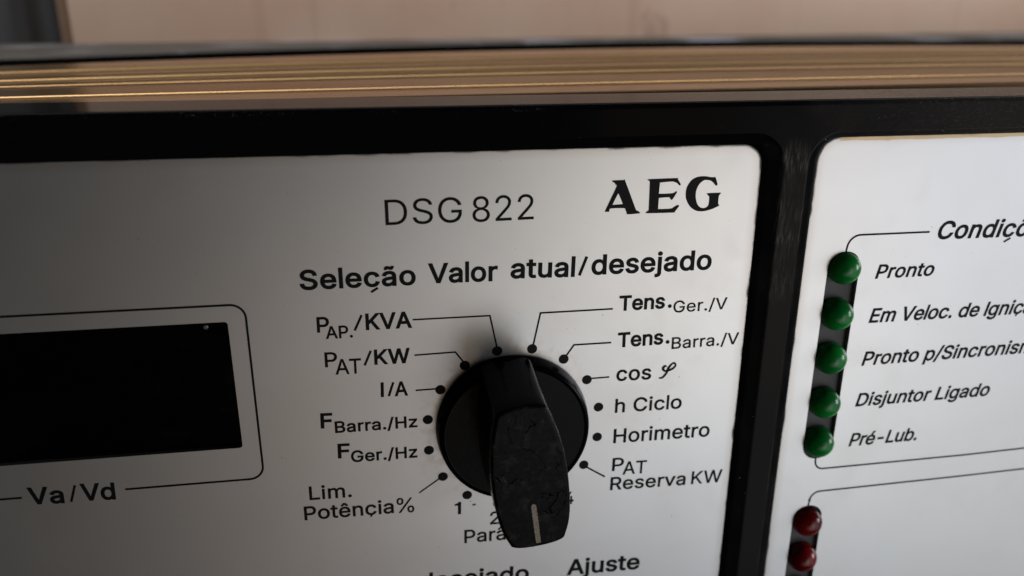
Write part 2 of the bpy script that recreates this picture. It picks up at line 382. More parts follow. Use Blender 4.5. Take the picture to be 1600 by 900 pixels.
# glyph outlines (1/1000 em: handle, point, handle)
CAP = 509
GLYPHS = {
    ' ': (188, []),
    '%': (676, ['197 283 175 283 154 283 136 287 121 297 105 307 94 319 86 335 79 351 75 368 75 388 75 396 75 404 75 412 75 431 79 449 87 464 94 480 106 493 121 503 136 512 154 517 175 517 197 517 216 512 230 503 245 493 256 480 264 464 272 449 276 431 276 412 276 404 276 396 276 388 276 368 272 351 264 335 256 319 245 307 230 297 215 287', '158 327 175 327 193 327 205 333 212 346 220 358 223 372 223 388 223 396 223 404 223 412 223 428 220 442 213 454 205 466 193 473 175 473 158 473 146 466 138 454 131 442 127 428 127 412 127 404 127 396 127 388 127 372 131 358 138 346 145 333', '523 -10 501 -10 480 -10 461 -5 446 5 431 14 420 27 412 43 404 59 400 76 400 95 400 103 400 112 400 120 400 139 404 156 412 172 420 188 432 201 447 210 462 220 480 225 501 225 523 225 541 220 556 210 571 201 582 188 590 172 597 156 601 139 601 120 601 112 601 103 601 95 601 76 597 59 589 43 582 27 570 14 555 5 541 -5', '484 35 501 35 518 35 530 41 538 53 545 65 549 79 549 95 549 103 549 112 549 120 549 136 545 150 538 162 531 174 519 180 501 180 484 180 472 174 464 162 457 150 453 136 453 120 453 112 453 103 453 95 453 79 456 65 464 53 471 41', '152 0 132 0 249 170 366 339 482 509 501 509 521 509 540 509 424 339 307 170 191 0 171 0']),
    '-': (453, ['263 244 337 244 337 226 337 207 337 188 263 188 188 188 114 188 114 207 114 226 114 244 188 244']),
    '.': (188, ['108 -4 95 -4 83 -4 72 0 63 9 54 18 50 28 50 41 50 54 54 65 63 73 72 82 83 87 95 87 108 87 119 82 128 73 137 65 141 54 141 41 141 28 137 18 128 9 119 0']),
    '/': (249, ['216 533 235 533 180 330 126 127 71 -76 52 -76 33 -76 14 -76 69 127 124 330 178 533 197 533']),
    '1': (453, ['181 0 76 0 76 18 76 36 76 55 181 55 286 55 391 55 391 36 391 18 391 0 286 0', '250 509 276 509 276 339 276 170 276 0 255 0 234 0 212 0 212 149 212 299 212 448 211 448 210 448 209 448 168 418 127 388 86 358 86 381 86 404 86 427 123 454 161 481 198 509 224 509']),
    '2': (453, ['172 0 64 0 64 16 64 32 64 47 121 108 177 168 234 229 254 249 270 267 282 282 295 298 304 313 311 327 317 341 320 356 320 371 320 390 316 405 308 419 299 432 288 442 273 449 259 456 242 460 224 460 204 460 187 456 172 447 158 439 147 428 139 413 131 399 127 382 127 362 107 362 86 362 66 362 66 392 72 419 86 442 100 465 119 483 143 496 167 509 194 516 225 516 255 516 282 509 306 497 329 484 348 467 361 445 374 424 381 399 381 372 381 354 378 335 371 318 364 300 353 280 336 259 319 237 296 211 267 180 229 140 191 100 153 60 153 59 153 58 153 57 231 57 310 57 389 57 389 38 389 19 389 0 281 0']),
    '3': (453, ['252 -7 218 -7 187 -7 158 -1 133 10 107 21 86 37 70 57 54 78 46 103 44 132 66 132 87 132 109 132 111 114 117 99 126 87 136 75 149 65 165 59 181 53 199 50 219 50 239 50 258 53 275 61 292 68 305 79 315 93 324 107 329 124 329 145 329 163 325 181 316 196 307 212 293 224 275 234 256 243 231 248 201 248 186 248 172 248 157 248 157 265 157 282 157 299 200 349 244 399 288 448 288 450 288 451 288 452 215 452 142 452 70 452 70 471 70 490 70 509 171 509 272 509 372 509 372 493 372 477 372 461 319 400 265 339 211 278 211 282 211 285 211 289 249 293 281 288 308 276 335 263 356 246 371 222 386 199 393 173 393 145 393 115 385 89 370 66 355 43 335 25 309 12 282 0']),
    '4': (453, ['164 105 40 105 40 123 40 141 40 158 109 275 178 392 247 509 268 509 289 509 311 509 243 394 176 280 109 166 109 165 109 164 109 163 210 163 312 163 413 163 413 144 413 125 413 105 289 105', '302 0 282 0 282 40 282 81 282 121 282 130 282 138 282 146 282 203 282 260 282 318 302 318 322 318 343 318 343 212 343 106 343 0 322 0']),
    '8': (453, ['260 -7 226 -7 192 -7 162 -1 136 11 109 24 89 40 74 62 59 83 52 108 52 135 52 157 56 177 65 195 74 213 86 229 101 241 116 253 133 261 153 265 153 265 153 266 153 267 128 273 108 287 93 308 78 329 70 353 70 380 70 406 77 429 90 450 104 470 122 486 146 498 169 510 196 516 226 516 256 516 283 510 306 498 329 486 348 470 361 450 375 429 382 406 382 380 382 353 374 329 359 308 344 287 325 273 300 267 300 266 300 265 300 265 319 261 336 253 351 241 366 229 378 213 387 195 396 177 401 157 401 135 401 108 393 83 378 62 364 40 343 24 317 11 291 -1', '204 49 226 49 249 49 268 53 285 60 301 68 314 78 323 91 332 105 337 121 337 139 337 158 332 174 322 189 313 203 300 214 283 223 266 231 247 235 226 235 205 235 186 231 169 223 152 214 139 203 130 189 120 174 115 158 115 139 115 121 120 105 129 91 138 78 151 68 167 60 184 53', '208 290 226 290 244 290 260 293 274 300 288 307 299 318 307 330 315 343 319 358 319 376 319 393 315 407 308 420 300 433 289 443 275 449 261 456 245 460 226 460 208 460 191 456 177 449 163 443 152 433 145 420 137 407 133 393 133 376 133 358 137 343 145 330 152 318 163 307 178 300 192 293']),
    'A': (480, ['39 0 16 0 78 170 140 339 201 509 226 509 251 509 276 509 338 339 401 170 463 0 440 0 418 0 395 0 359 101 323 202 287 302 281 321 273 344 264 372 255 400 245 435 232 478 236 478 241 478 245 478 233 435 222 399 213 371 204 343 196 320 191 302 155 202 120 101 85 0 62 0', '197 142 110 142 110 161 110 180 110 199 197 199 283 199 370 199 370 180 370 161 370 142 283 142']),
    'B': (456, ['122 0 60 0 60 170 60 339 60 509 120 509 181 509 241 509 276 509 306 503 329 491 352 479 369 462 381 442 392 422 398 399 398 374 398 352 394 334 387 320 379 306 369 294 356 286 344 277 330 271 315 267 315 265 315 264 315 262 331 261 347 255 363 245 379 235 392 221 402 203 413 185 418 163 418 136 418 111 412 87 400 67 388 46 370 30 344 18 319 6 287 0 247 0 184 0', '125 115 125 57 165 57 205 57 245 57 284 57 313 65 330 80 347 95 355 114 355 137 355 154 351 170 342 184 334 198 321 209 306 218 290 227 271 231 248 231 207 231 166 231 125 231 125 173', '125 341 125 285 162 285 200 285 238 285 257 285 273 289 288 296 303 303 315 313 323 326 332 339 336 355 336 372 336 395 328 414 313 429 297 444 273 452 240 452 202 452 163 452 125 452 125 396']),
    'C': (510, ['293 -7 267 -7 223 -7 184 4 150 25 116 46 89 76 70 115 50 154 40 201 40 254 40 308 50 354 70 393 89 432 116 462 150 484 184 505 223 516 267 516 293 516 317 512 340 504 363 497 384 486 402 471 420 457 436 439 448 418 460 398 468 374 473 348 451 348 430 348 408 348 404 366 398 381 389 395 381 408 370 419 357 428 345 438 331 444 315 449 300 454 284 456 267 456 236 456 208 448 184 432 159 417 139 394 125 364 111 334 103 297 103 254 103 211 111 175 125 145 140 115 159 92 184 76 209 61 236 53 267 53 284 53 300 55 315 60 331 65 345 71 357 81 370 90 381 101 389 114 398 128 404 143 408 160 430 160 451 160 473 160 469 135 460 111 448 91 436 70 421 52 402 38 384 23 363 12 341 5 318 -3']),
    'D': (502, ['271 0 219 0 178 0 137 0 96 0 96 19 96 38 96 57 136 57 175 57 215 57 256 57 291 65 318 81 345 97 366 119 379 149 392 179 399 214 399 255 399 296 392 331 379 361 366 390 346 412 320 428 293 444 260 452 221 452 178 452 136 452 93 452 93 471 93 490 93 509 137 509 181 509 225 509 275 509 317 499 353 478 388 458 415 429 433 391 452 353 462 308 462 255 462 202 452 157 433 119 414 81 387 51 351 31 314 10', '103 509 125 509 125 339 125 170 125 0 103 0 82 0 60 0 60 170 60 339 60 509 82 509']),
    'E': (419, ['165 0 60 0 60 170 60 339 60 509 164 509 268 509 372 509 372 490 372 471 372 452 290 452 207 452 125 452 125 396 125 341 125 286 202 286 278 286 355 286 355 267 355 248 355 229 278 229 202 229 125 229 125 172 125 114 125 57 208 57 292 57 375 57 375 38 375 19 375 0 270 0']),
    'F': (410, ['82 0 60 0 60 170 60 339 60 509 163 509 266 509 369 509 369 490 369 471 369 452 288 452 206 452 125 452 125 394 125 336 125 278 198 278 272 278 346 278 346 259 346 240 346 221 272 221 198 221 125 221 125 147 125 74 125 0 103 0']),
    'G': (520, ['309 -7 269 -7 223 -7 184 4 149 25 115 46 88 77 69 116 50 155 40 201 40 254 40 308 50 354 69 393 88 432 115 462 149 484 183 505 221 516 265 516 292 516 317 512 340 504 364 496 385 484 403 469 422 454 437 437 449 416 461 396 470 373 474 349 452 349 430 349 408 349 403 365 396 380 387 393 379 406 368 417 356 427 344 436 330 444 315 448 300 453 283 456 265 456 235 456 208 448 183 432 159 417 139 394 125 364 111 334 103 297 103 254 103 211 111 175 125 145 140 115 159 92 184 76 209 61 237 53 269 53 297 53 323 59 345 71 367 83 384 101 396 123 409 146 415 172 415 202 421 201 428 200 434 199 384 199 333 199 283 199 283 218 283 237 283 256 348 256 413 256 478 256 478 237 478 219 478 200 478 158 469 122 451 91 433 60 408 36 377 19 345 2']),
    'H': (517, ['82 0 60 0 60 170 60 339 60 509 82 509 103 509 125 509 125 435 125 362 125 289 214 289 303 289 392 289 392 362 392 435 392 509 414 509 435 509 457 509 457 339 457 170 457 0 435 0 414 0 392 0 392 77 392 155 392 232 303 232 214 232 125 232 125 155 125 77 125 0 103 0']),
    'I': (300, ['111 0 31 0 31 19 31 38 31 57 60 57 89 57 118 57 118 189 118 320 118 452 89 452 60 452 31 452 31 471 31 490 31 509 111 509 190 509 269 509 269 490 269 471 269 452 240 452 212 452 183 452 183 320 183 189 183 57 212 57 240 57 269 57 269 38 269 19 269 0 190 0']),
    'K': (467, ['146 189 104 145 104 169 104 193 104 216 116 232 128 247 139 261 151 275 162 290 174 303 187 317 199 331 212 344 262 399 313 454 364 509 392 509 420 509 448 509 376 431 304 353 231 276 230 276 229 276 228 276 187 233', '82 0 60 0 60 170 60 339 60 509 82 509 103 509 125 509 125 451 125 392 125 334 124 298 124 261 124 225 124 214 124 204 125 193 125 129 125 64 125 0 103 0', '398 0 372 0 311 86 249 173 188 259 201 276 215 293 228 309 302 206 375 103 449 0 423 0']),
    'L': (393, ['160 0 60 0 60 170 60 339 60 509 82 509 103 509 125 509 125 358 125 208 125 57 203 57 282 57 361 57 361 38 361 19 361 0 261 0']),
    'P': (445, ['82 0 60 0 60 170 60 339 60 509 118 509 177 509 235 509 274 509 307 502 332 487 358 473 377 454 390 430 402 405 409 378 409 348 409 317 402 290 390 265 377 241 358 222 332 207 307 193 274 186 235 186 193 186 151 186 109 186 109 205 109 224 109 242 150 242 191 242 233 242 259 242 281 247 297 256 313 265 325 278 333 294 341 310 344 328 344 348 344 368 341 386 333 402 325 417 313 430 297 439 280 448 259 452 232 452 196 452 160 452 125 452 125 301 125 151 125 0 103 0']),
    'R': (449, ['82 0 60 0 60 170 60 339 60 509 119 509 177 509 236 509 275 509 307 502 333 489 359 475 378 457 390 433 403 410 409 382 409 352 409 321 403 295 390 271 378 248 359 230 333 217 307 204 275 198 236 198 189 198 143 198 96 198 96 217 96 236 96 255 142 255 188 255 234 255 260 255 281 259 298 267 314 275 326 286 334 300 341 315 345 332 345 352 345 372 341 390 334 405 326 420 314 431 298 440 281 448 259 452 233 452 197 452 161 452 125 452 125 301 125 151 125 0 103 0', '378 0 353 0 312 76 271 153 230 229 254 229 279 229 303 229 344 153 386 76 428 0 403 0']),
    'S': (447, ['263 -9 224 -9 187 -9 155 -3 128 9 100 21 79 38 64 60 49 82 40 107 38 137 60 137 82 137 104 137 106 117 112 101 123 88 134 75 149 65 166 59 184 52 203 49 224 49 247 49 268 53 286 60 304 68 319 78 329 92 340 105 346 121 346 139 346 155 341 169 332 179 323 189 311 198 296 205 281 211 264 217 245 222 224 228 204 234 184 239 142 251 109 268 86 289 63 311 52 339 52 372 52 401 60 426 75 448 90 469 111 486 138 498 164 510 194 516 227 516 261 516 290 510 316 498 342 486 362 469 377 449 392 428 400 404 401 378 380 378 358 378 337 378 335 403 323 423 302 437 281 451 256 459 225 459 203 459 184 455 167 448 151 441 138 431 129 418 120 406 115 391 115 376 115 358 120 344 131 334 142 323 154 314 169 308 184 302 199 297 212 293 230 289 247 284 264 279 279 275 295 270 312 264 328 257 344 248 359 238 373 227 385 214 395 198 404 181 408 162 408 139 408 111 401 86 386 64 372 41 351 24 323 11 296 -2']),
    'T': (449, ['85 452 32 452 32 471 32 490 32 509 160 509 288 509 417 509 417 490 417 471 417 452 363 452 310 452 257 452 257 301 257 151 257 0 235 0 214 0 193 0 193 151 193 301 193 452 139 452']),
    'V': (480, ['229 0 204 0 141 170 79 339 16 509 39 509 62 509 84 509 120 408 156 307 192 206 198 189 206 166 215 137 224 109 235 73 248 31 243 31 239 31 235 31 247 74 258 110 267 138 276 166 284 189 290 206 325 307 360 408 395 509 417 509 440 509 463 509 401 339 340 170 278 0 253 0']),
    'W': (686, ['180 0 155 0 109 170 63 339 16 509 38 509 60 509 82 509 109 404 136 300 163 196 168 179 172 163 175 145 179 128 183 111 187 94 190 76 194 58 197 40 194 40 192 40 189 40 193 58 196 76 200 94 203 111 207 128 211 145 215 163 220 179 224 196 251 300 279 404 306 509 331 509 355 509 380 509 407 404 434 300 462 196 466 179 470 163 474 145 478 128 482 111 486 94 490 76 494 58 497 40 494 40 491 40 488 40 492 58 495 76 499 94 502 111 506 128 510 145 515 163 519 179 523 196 550 300 576 404 603 509 625 509 647 509 670 509 623 339 577 170 530 0 505 0 480 0 455 0 426 108 397 215 368 323 362 344 357 367 351 391 346 416 341 444 336 475 341 475 345 475 350 475 345 445 340 419 335 395 330 371 324 347 318 323 289 215 260 108 230 0 205 0']),
    'a': (389, ['182 -9 160 -9 136 -9 114 -4 94 5 75 14 59 27 48 45 36 62 30 83 30 108 30 130 35 147 43 161 52 175 63 185 78 193 92 201 108 207 125 211 143 215 160 218 178 220 201 223 219 225 234 227 248 228 258 231 265 235 272 239 276 245 276 255 276 255 276 256 276 257 276 272 273 286 267 297 261 308 252 316 240 322 228 328 213 331 196 331 178 331 162 328 149 322 136 317 126 309 118 301 110 292 104 283 100 274 80 280 61 285 41 291 50 314 62 332 79 346 95 360 113 369 133 375 153 381 173 384 194 384 208 384 223 383 239 379 255 376 271 370 286 360 301 351 313 338 322 320 332 303 337 280 337 251 337 168 337 84 337 0 317 0 297 0 277 0 277 17 277 35 277 52 275 52 274 52 272 52 268 43 261 34 252 25 243 15 230 7 215 1 200 -5', '155 45 170 45 193 45 212 50 228 59 243 68 255 79 263 93 271 107 276 122 276 138 276 155 276 173 276 190 273 187 268 184 259 182 251 180 242 178 231 176 221 174 210 172 200 171 190 170 182 169 175 168 161 166 147 163 134 159 121 154 111 148 103 139 96 131 92 119 92 105 92 92 95 81 102 72 109 63 118 57 130 52 142 48']),
    'b': (424, ['261 -8 229 -8 206 -8 187 -4 172 4 158 12 146 21 138 31 129 42 123 51 118 59 116 59 114 59 112 59 112 39 112 20 112 0 92 0 72 0 53 0 53 170 53 339 53 509 73 509 93 509 114 509 114 446 114 382 114 319 115 319 117 319 118 319 123 327 129 336 137 346 145 356 157 365 171 373 186 381 205 384 229 384 261 384 289 376 313 361 337 345 356 322 370 293 383 263 390 229 390 189 390 149 383 114 370 84 356 55 337 32 313 16 289 0', '197 47 220 47 244 47 263 53 279 66 295 78 308 95 316 117 324 138 328 162 328 189 328 216 324 240 316 261 308 282 296 299 280 311 264 324 244 330 220 330 197 330 177 324 161 312 145 300 133 284 125 263 117 242 113 217 113 189 113 161 117 136 125 115 133 94 146 77 162 65 178 53']),
    'c': (396, ['226 -8 207 -8 173 -8 143 0 117 16 91 33 71 56 56 85 41 114 34 149 34 187 34 227 41 262 56 291 71 321 91 343 117 360 143 376 173 384 207 384 226 384 243 382 260 377 276 372 292 365 305 356 319 347 330 335 340 322 350 309 357 294 362 277 342 272 322 267 303 262 300 272 296 281 290 289 285 297 278 305 270 311 262 317 253 322 242 325 232 328 220 330 207 330 182 330 161 323 145 310 129 297 116 280 108 258 100 237 96 213 96 187 96 162 100 139 108 117 116 96 129 79 145 66 161 53 182 46 207 46 220 46 232 48 243 52 253 55 263 60 271 66 279 72 286 80 292 89 297 97 301 107 304 117 324 112 343 107 363 102 358 85 351 70 341 56 332 43 320 31 306 21 293 12 277 4 261 -1 244 -6']),
    'd': (424, ['219 -8 195 -8 164 -8 136 0 111 16 87 32 68 55 55 84 41 114 34 149 34 189 34 229 41 263 55 293 69 322 88 345 112 361 136 376 164 384 196 384 219 384 238 381 253 373 268 365 279 356 287 346 296 336 302 327 306 319 308 319 309 319 311 319 311 382 311 446 311 509 331 509 351 509 372 509 372 339 372 170 372 0 352 0 332 0 313 0 313 20 313 39 313 59 311 59 309 59 307 59 302 51 295 42 287 31 278 21 267 12 252 4 238 -4', '181 47 205 47 227 47 247 53 263 65 279 77 291 94 299 115 308 136 312 161 312 189 312 217 308 242 300 263 292 284 279 300 263 312 247 324 228 330 205 330 181 330 161 324 145 311 129 299 116 282 108 261 100 240 96 216 96 189 96 162 100 138 109 117 117 95 129 78 145 66 161 53']),
    'e': (404, ['238 -8 212 -8 175 -8 143 0 117 16 90 33 70 56 56 85 41 114 34 148 34 187 34 226 41 260 55 290 69 319 89 343 115 359 141 376 171 384 205 384 226 384 246 381 266 374 285 367 303 356 319 341 335 326 348 306 357 282 366 258 371 228 371 194 371 186 371 178 371 169 272 169 174 169 75 169 75 187 75 204 75 221 163 221 250 221 338 221 329 215 319 208 310 202 310 227 306 249 298 269 290 288 278 303 263 314 247 325 228 330 205 330 182 330 163 325 146 313 130 302 118 288 109 270 100 251 96 232 96 211 96 200 96 189 96 178 96 150 101 126 110 106 120 87 134 72 151 61 168 51 189 46 212 46 228 46 241 48 254 53 266 57 277 64 285 73 294 82 301 93 306 105 325 101 345 96 365 91 359 71 349 54 335 39 321 24 303 13 283 4 262 -4']),
    'g': (425, ['238 -151 207 -151 179 -151 155 -147 134 -140 113 -132 96 -123 82 -110 69 -98 58 -84 51 -69 67 -60 84 -50 101 -41 107 -49 113 -57 122 -66 130 -75 141 -82 154 -88 168 -94 186 -97 207 -97 238 -97 263 -90 282 -75 302 -60 311 -37 311 -6 311 19 311 44 311 68 310 68 308 68 306 68 301 60 295 51 287 41 278 32 267 23 252 16 238 8 219 5 195 5 164 5 137 12 113 27 88 41 69 62 55 90 41 118 34 152 34 191 34 230 41 264 55 293 69 322 88 345 112 361 137 376 165 384 196 384 220 384 239 381 253 373 268 365 280 356 288 346 297 336 303 327 308 319 309 319 311 319 313 319 313 339 313 359 313 379 333 379 353 379 372 379 372 250 372 121 372 -9 372 -42 365 -69 350 -90 335 -111 316 -126 291 -136 266 -146', '181 59 205 59 228 59 248 64 264 75 280 86 292 101 300 121 308 141 312 165 312 193 312 220 308 243 300 264 292 284 280 301 264 312 248 324 228 330 205 330 181 330 161 324 145 312 129 299 117 283 109 262 100 242 96 219 96 193 96 166 100 143 109 123 117 103 129 87 145 76 162 65']),
    'h': (410, ['114 249 114 227 114 151 114 76 114 0 93 0 73 0 53 0 53 170 53 339 53 509 73 509 93 509 114 509 114 435 114 361 114 287 110 287 106 287 102 287 114 322 131 347 152 362 174 377 199 384 227 384 253 384 276 379 295 369 315 358 330 342 341 321 352 299 357 273 357 240 357 160 357 80 357 0 337 0 316 0 296 0 296 78 296 157 296 235 296 265 288 288 273 304 258 321 237 329 210 329 192 329 175 325 161 317 146 309 135 298 126 283 118 267']),
    'i': (167, ['73 0 53 0 53 126 53 253 53 379 73 379 93 379 114 379 114 253 114 126 114 0 93 0', '95 443 84 443 72 443 62 447 54 455 45 462 41 472 41 483 41 494 45 504 54 512 62 520 72 524 84 524 95 524 106 520 114 512 122 504 126 494 126 483 126 472 122 462 114 455 106 447']),
    'j': (167, ['53 243 53 379 73 379 93 379 114 379 114 243 114 106 114 -30 114 -53 110 -73 102 -90 93 -107 81 -120 65 -129 48 -138 28 -143 4 -143 -1 -143 -5 -143 -10 -143 -10 -124 -10 -105 -10 -87 -6 -87 -2 -87 2 -87 20 -87 32 -82 40 -72 49 -62 53 -48 53 -29 53 107', '95 443 83 443 72 443 62 447 53 455 45 462 41 472 41 483 41 494 45 504 53 512 62 520 72 524 83 524 95 524 105 520 114 512 122 504 126 494 126 483 126 472 122 462 114 455 105 447']),
    'l': (189, ['147 -2 139 -2 110 -2 88 5 74 20 60 35 53 57 53 84 53 226 53 367 53 509 73 509 93 509 114 509 114 372 114 235 114 99 114 81 116 69 120 62 125 55 133 52 146 52 152 52 157 52 160 53 164 53 167 54 170 54 173 37 177 20 181 3 175 1 169 0 162 -1 154 -2']),
    'm': (610, ['73 0 53 0 53 126 53 253 53 379 72 379 92 379 112 379 112 351 112 323 112 295 111 295 109 295 108 295 113 316 121 332 132 346 144 359 157 369 172 376 187 383 203 386 219 386 247 386 270 378 287 361 305 344 316 322 321 295 318 295 315 295 312 295 317 313 325 329 337 343 349 357 364 367 381 375 398 382 416 386 437 386 459 386 479 381 497 372 515 362 530 348 541 328 551 309 557 285 557 255 557 170 557 85 557 0 536 0 516 0 496 0 496 85 496 169 496 254 496 281 488 301 473 313 457 325 439 330 419 330 402 330 387 327 374 320 362 313 352 303 345 290 339 278 335 263 335 247 335 165 335 82 335 0 315 0 295 0 274 0 274 87 274 173 274 260 274 281 267 298 253 311 239 324 221 330 199 330 185 330 171 327 158 320 144 313 134 303 126 289 118 276 114 258 114 238 114 159 114 79 114 0 93 0']),
    'n': (410, ['114 249 114 227 114 151 114 76 114 0 93 0 73 0 53 0 53 126 53 253 53 379 72 379 92 379 112 379 112 349 112 318 112 287 109 287 106 287 102 287 114 322 131 347 152 362 174 377 199 384 227 384 253 384 276 379 295 369 314 358 330 342 341 321 352 299 357 273 357 240 357 160 357 80 357 0 337 0 316 0 296 0 296 78 296 157 296 235 296 265 288 288 273 304 258 321 237 329 210 329 192 329 175 325 161 317 146 309 135 298 126 283 118 267']),
    'o': (415, ['242 -8 207 -8 173 -8 143 0 117 16 91 33 71 56 56 85 41 114 34 149 34 187 34 227 41 262 56 291 71 321 91 343 117 360 143 376 173 384 207 384 242 384 273 376 299 360 325 343 345 321 359 291 374 262 381 227 381 187 381 149 374 114 359 85 345 56 325 33 299 16 273 0', '182 46 207 46 233 46 254 53 270 66 287 79 299 96 307 117 315 139 319 162 319 187 319 213 315 236 307 258 299 280 287 297 270 310 254 323 233 330 207 330 182 330 161 323 145 310 129 297 116 280 108 258 100 237 96 213 96 187 96 162 100 139 108 117 116 96 129 79 145 66 161 53']),
    'p': (424, ['73 -143 53 -143 53 31 53 205 53 379 72 379 92 379 112 379 112 359 112 339 112 319 114 319 116 319 118 319 123 327 129 336 137 346 145 356 157 365 171 373 186 381 205 384 229 384 261 384 289 376 313 361 337 345 356 322 370 293 383 263 390 229 390 189 390 149 383 114 370 84 356 55 337 32 313 16 289 0 261 -8 229 -8 206 -8 187 -4 173 4 158 12 146 21 138 31 130 42 123 51 118 59 117 59 115 59 114 59 114 -8 114 -76 114 -143 93 -143', '197 47 220 47 244 47 263 53 279 66 295 78 308 95 316 117 324 138 328 162 328 189 328 216 324 240 316 261 308 282 296 299 280 311 264 324 244 330 220 330 197 330 177 324 161 312 145 300 133 284 125 263 117 242 113 217 113 189 113 161 117 136 125 115 133 94 146 77 162 65 178 53']),
    'r': (259, ['73 0 53 0 53 126 53 253 53 379 72 379 92 379 112 379 112 360 112 340 112 321 113 321 114 321 115 321 122 340 135 355 152 367 170 379 190 385 213 385 218 385 223 385 229 384 235 384 240 384 243 384 243 363 243 343 243 322 242 323 237 323 230 324 223 325 215 326 207 326 189 326 173 322 159 315 145 307 134 297 126 284 118 270 114 255 114 237 114 158 114 79 114 0 93 0']),
    's': (365, ['211 -8 182 -8 156 -8 133 -4 112 3 92 11 75 23 62 38 49 53 40 72 36 94 55 98 74 102 94 107 99 86 109 70 124 60 139 50 158 45 181 45 208 45 229 51 244 62 260 74 268 87 268 103 268 116 263 127 254 136 245 144 231 151 212 155 191 160 170 165 149 170 115 178 89 191 72 208 55 225 47 247 47 274 47 296 53 315 65 332 77 348 94 361 115 370 136 380 160 384 187 384 213 384 235 380 254 372 272 365 287 353 299 339 310 325 319 309 324 290 305 286 287 281 268 277 263 292 255 304 243 316 230 327 212 333 187 333 165 333 146 327 131 317 116 306 109 293 109 277 109 263 114 252 124 243 134 235 150 228 172 223 191 218 210 214 229 209 264 201 290 188 306 171 323 154 331 133 331 107 331 84 325 64 312 47 300 30 282 16 260 6 237 -3']),
    't': (227, ['138 379 204 379 204 362 204 344 204 327 138 327 72 327 6 327 6 344 6 362 6 379 72 379', '65 345 65 471 85 471 106 471 126 471 126 347 126 222 126 98 126 81 129 69 136 61 143 54 154 50 170 50 174 50 179 50 185 51 191 52 197 53 202 54 206 36 209 19 213 2 207 0 200 -2 192 -3 184 -4 176 -4 168 -4 136 -4 110 4 92 21 74 38 65 62 65 93 65 219']),
    'u': (410, ['211 -5 182 -5 157 -5 134 0 115 11 95 21 80 37 69 59 58 80 53 107 53 139 53 219 53 299 53 379 73 379 93 379 114 379 114 301 114 222 114 144 114 114 121 91 137 75 152 58 173 50 200 50 218 50 235 54 249 62 264 70 275 81 283 97 292 112 296 131 296 153 296 228 296 304 296 379 316 379 337 379 357 379 357 253 357 126 357 0 337 0 318 0 298 0 298 31 298 61 298 92 301 92 304 92 307 92 295 57 279 32 257 17 235 2']),
    'v': (389, ['184 0 163 0 114 126 66 253 17 379 40 379 62 379 84 379 111 305 138 230 165 155 174 132 181 110 187 87 193 64 199 42 206 21 198 21 191 21 184 21 191 42 197 64 203 87 209 110 216 132 224 155 251 230 278 305 305 379 327 379 349 379 371 379 323 253 275 126 226 0 205 0']),
    'z': (380, ['141 0 42 0 42 15 42 30 42 46 112 137 183 228 254 320 254 321 254 322 254 323 185 323 117 323 48 323 48 342 48 361 48 379 143 379 238 379 333 379 333 363 333 347 333 331 264 241 195 150 126 60 126 59 126 58 126 56 197 56 268 56 339 56 339 38 339 19 339 0 240 0']),
    'â': (389, ['182 -9 160 -9 136 -9 114 -4 94 5 75 14 59 27 48 45 36 62 30 83 30 108 30 130 35 147 43 161 52 175 63 185 78 193 92 201 108 207 125 211 143 215 160 218 178 220 201 223 219 225 234 227 248 228 258 231 265 235 272 239 276 245 276 255 276 255 276 256 276 257 276 272 273 286 267 297 261 308 252 316 240 322 228 328 213 331 196 331 178 331 162 328 149 322 136 317 126 309 118 301 110 292 104 283 100 274 80 280 61 285 41 291 50 314 62 332 79 346 95 360 113 369 133 375 153 381 173 384 194 384 208 384 223 383 239 379 255 376 271 370 286 360 301 351 313 338 322 320 332 303 337 280 337 251 337 168 337 84 337 0 317 0 297 0 277 0 277 17 277 35 277 52 275 52 274 52 272 52 268 43 261 34 252 25 243 15 230 7 215 1 200 -5', '155 45 170 45 193 45 212 50 228 59 243 68 255 79 263 93 271 107 276 122 276 138 276 155 276 173 276 190 273 187 268 184 259 182 251 180 242 178 231 176 221 174 210 172 200 171 190 170 182 169 175 168 161 166 147 163 134 159 121 154 111 148 103 139 96 131 92 119 92 105 92 92 95 81 102 72 109 63 118 57 130 52 142 48', '156 455 140 435 120 435 100 435 80 435 80 436 80 437 80 438 107 468 133 499 160 529 179 529 199 529 218 529 245 499 272 468 299 438 299 437 299 436 299 435 278 435 258 435 238 435 221 455 205 475 189 495 173 475']),
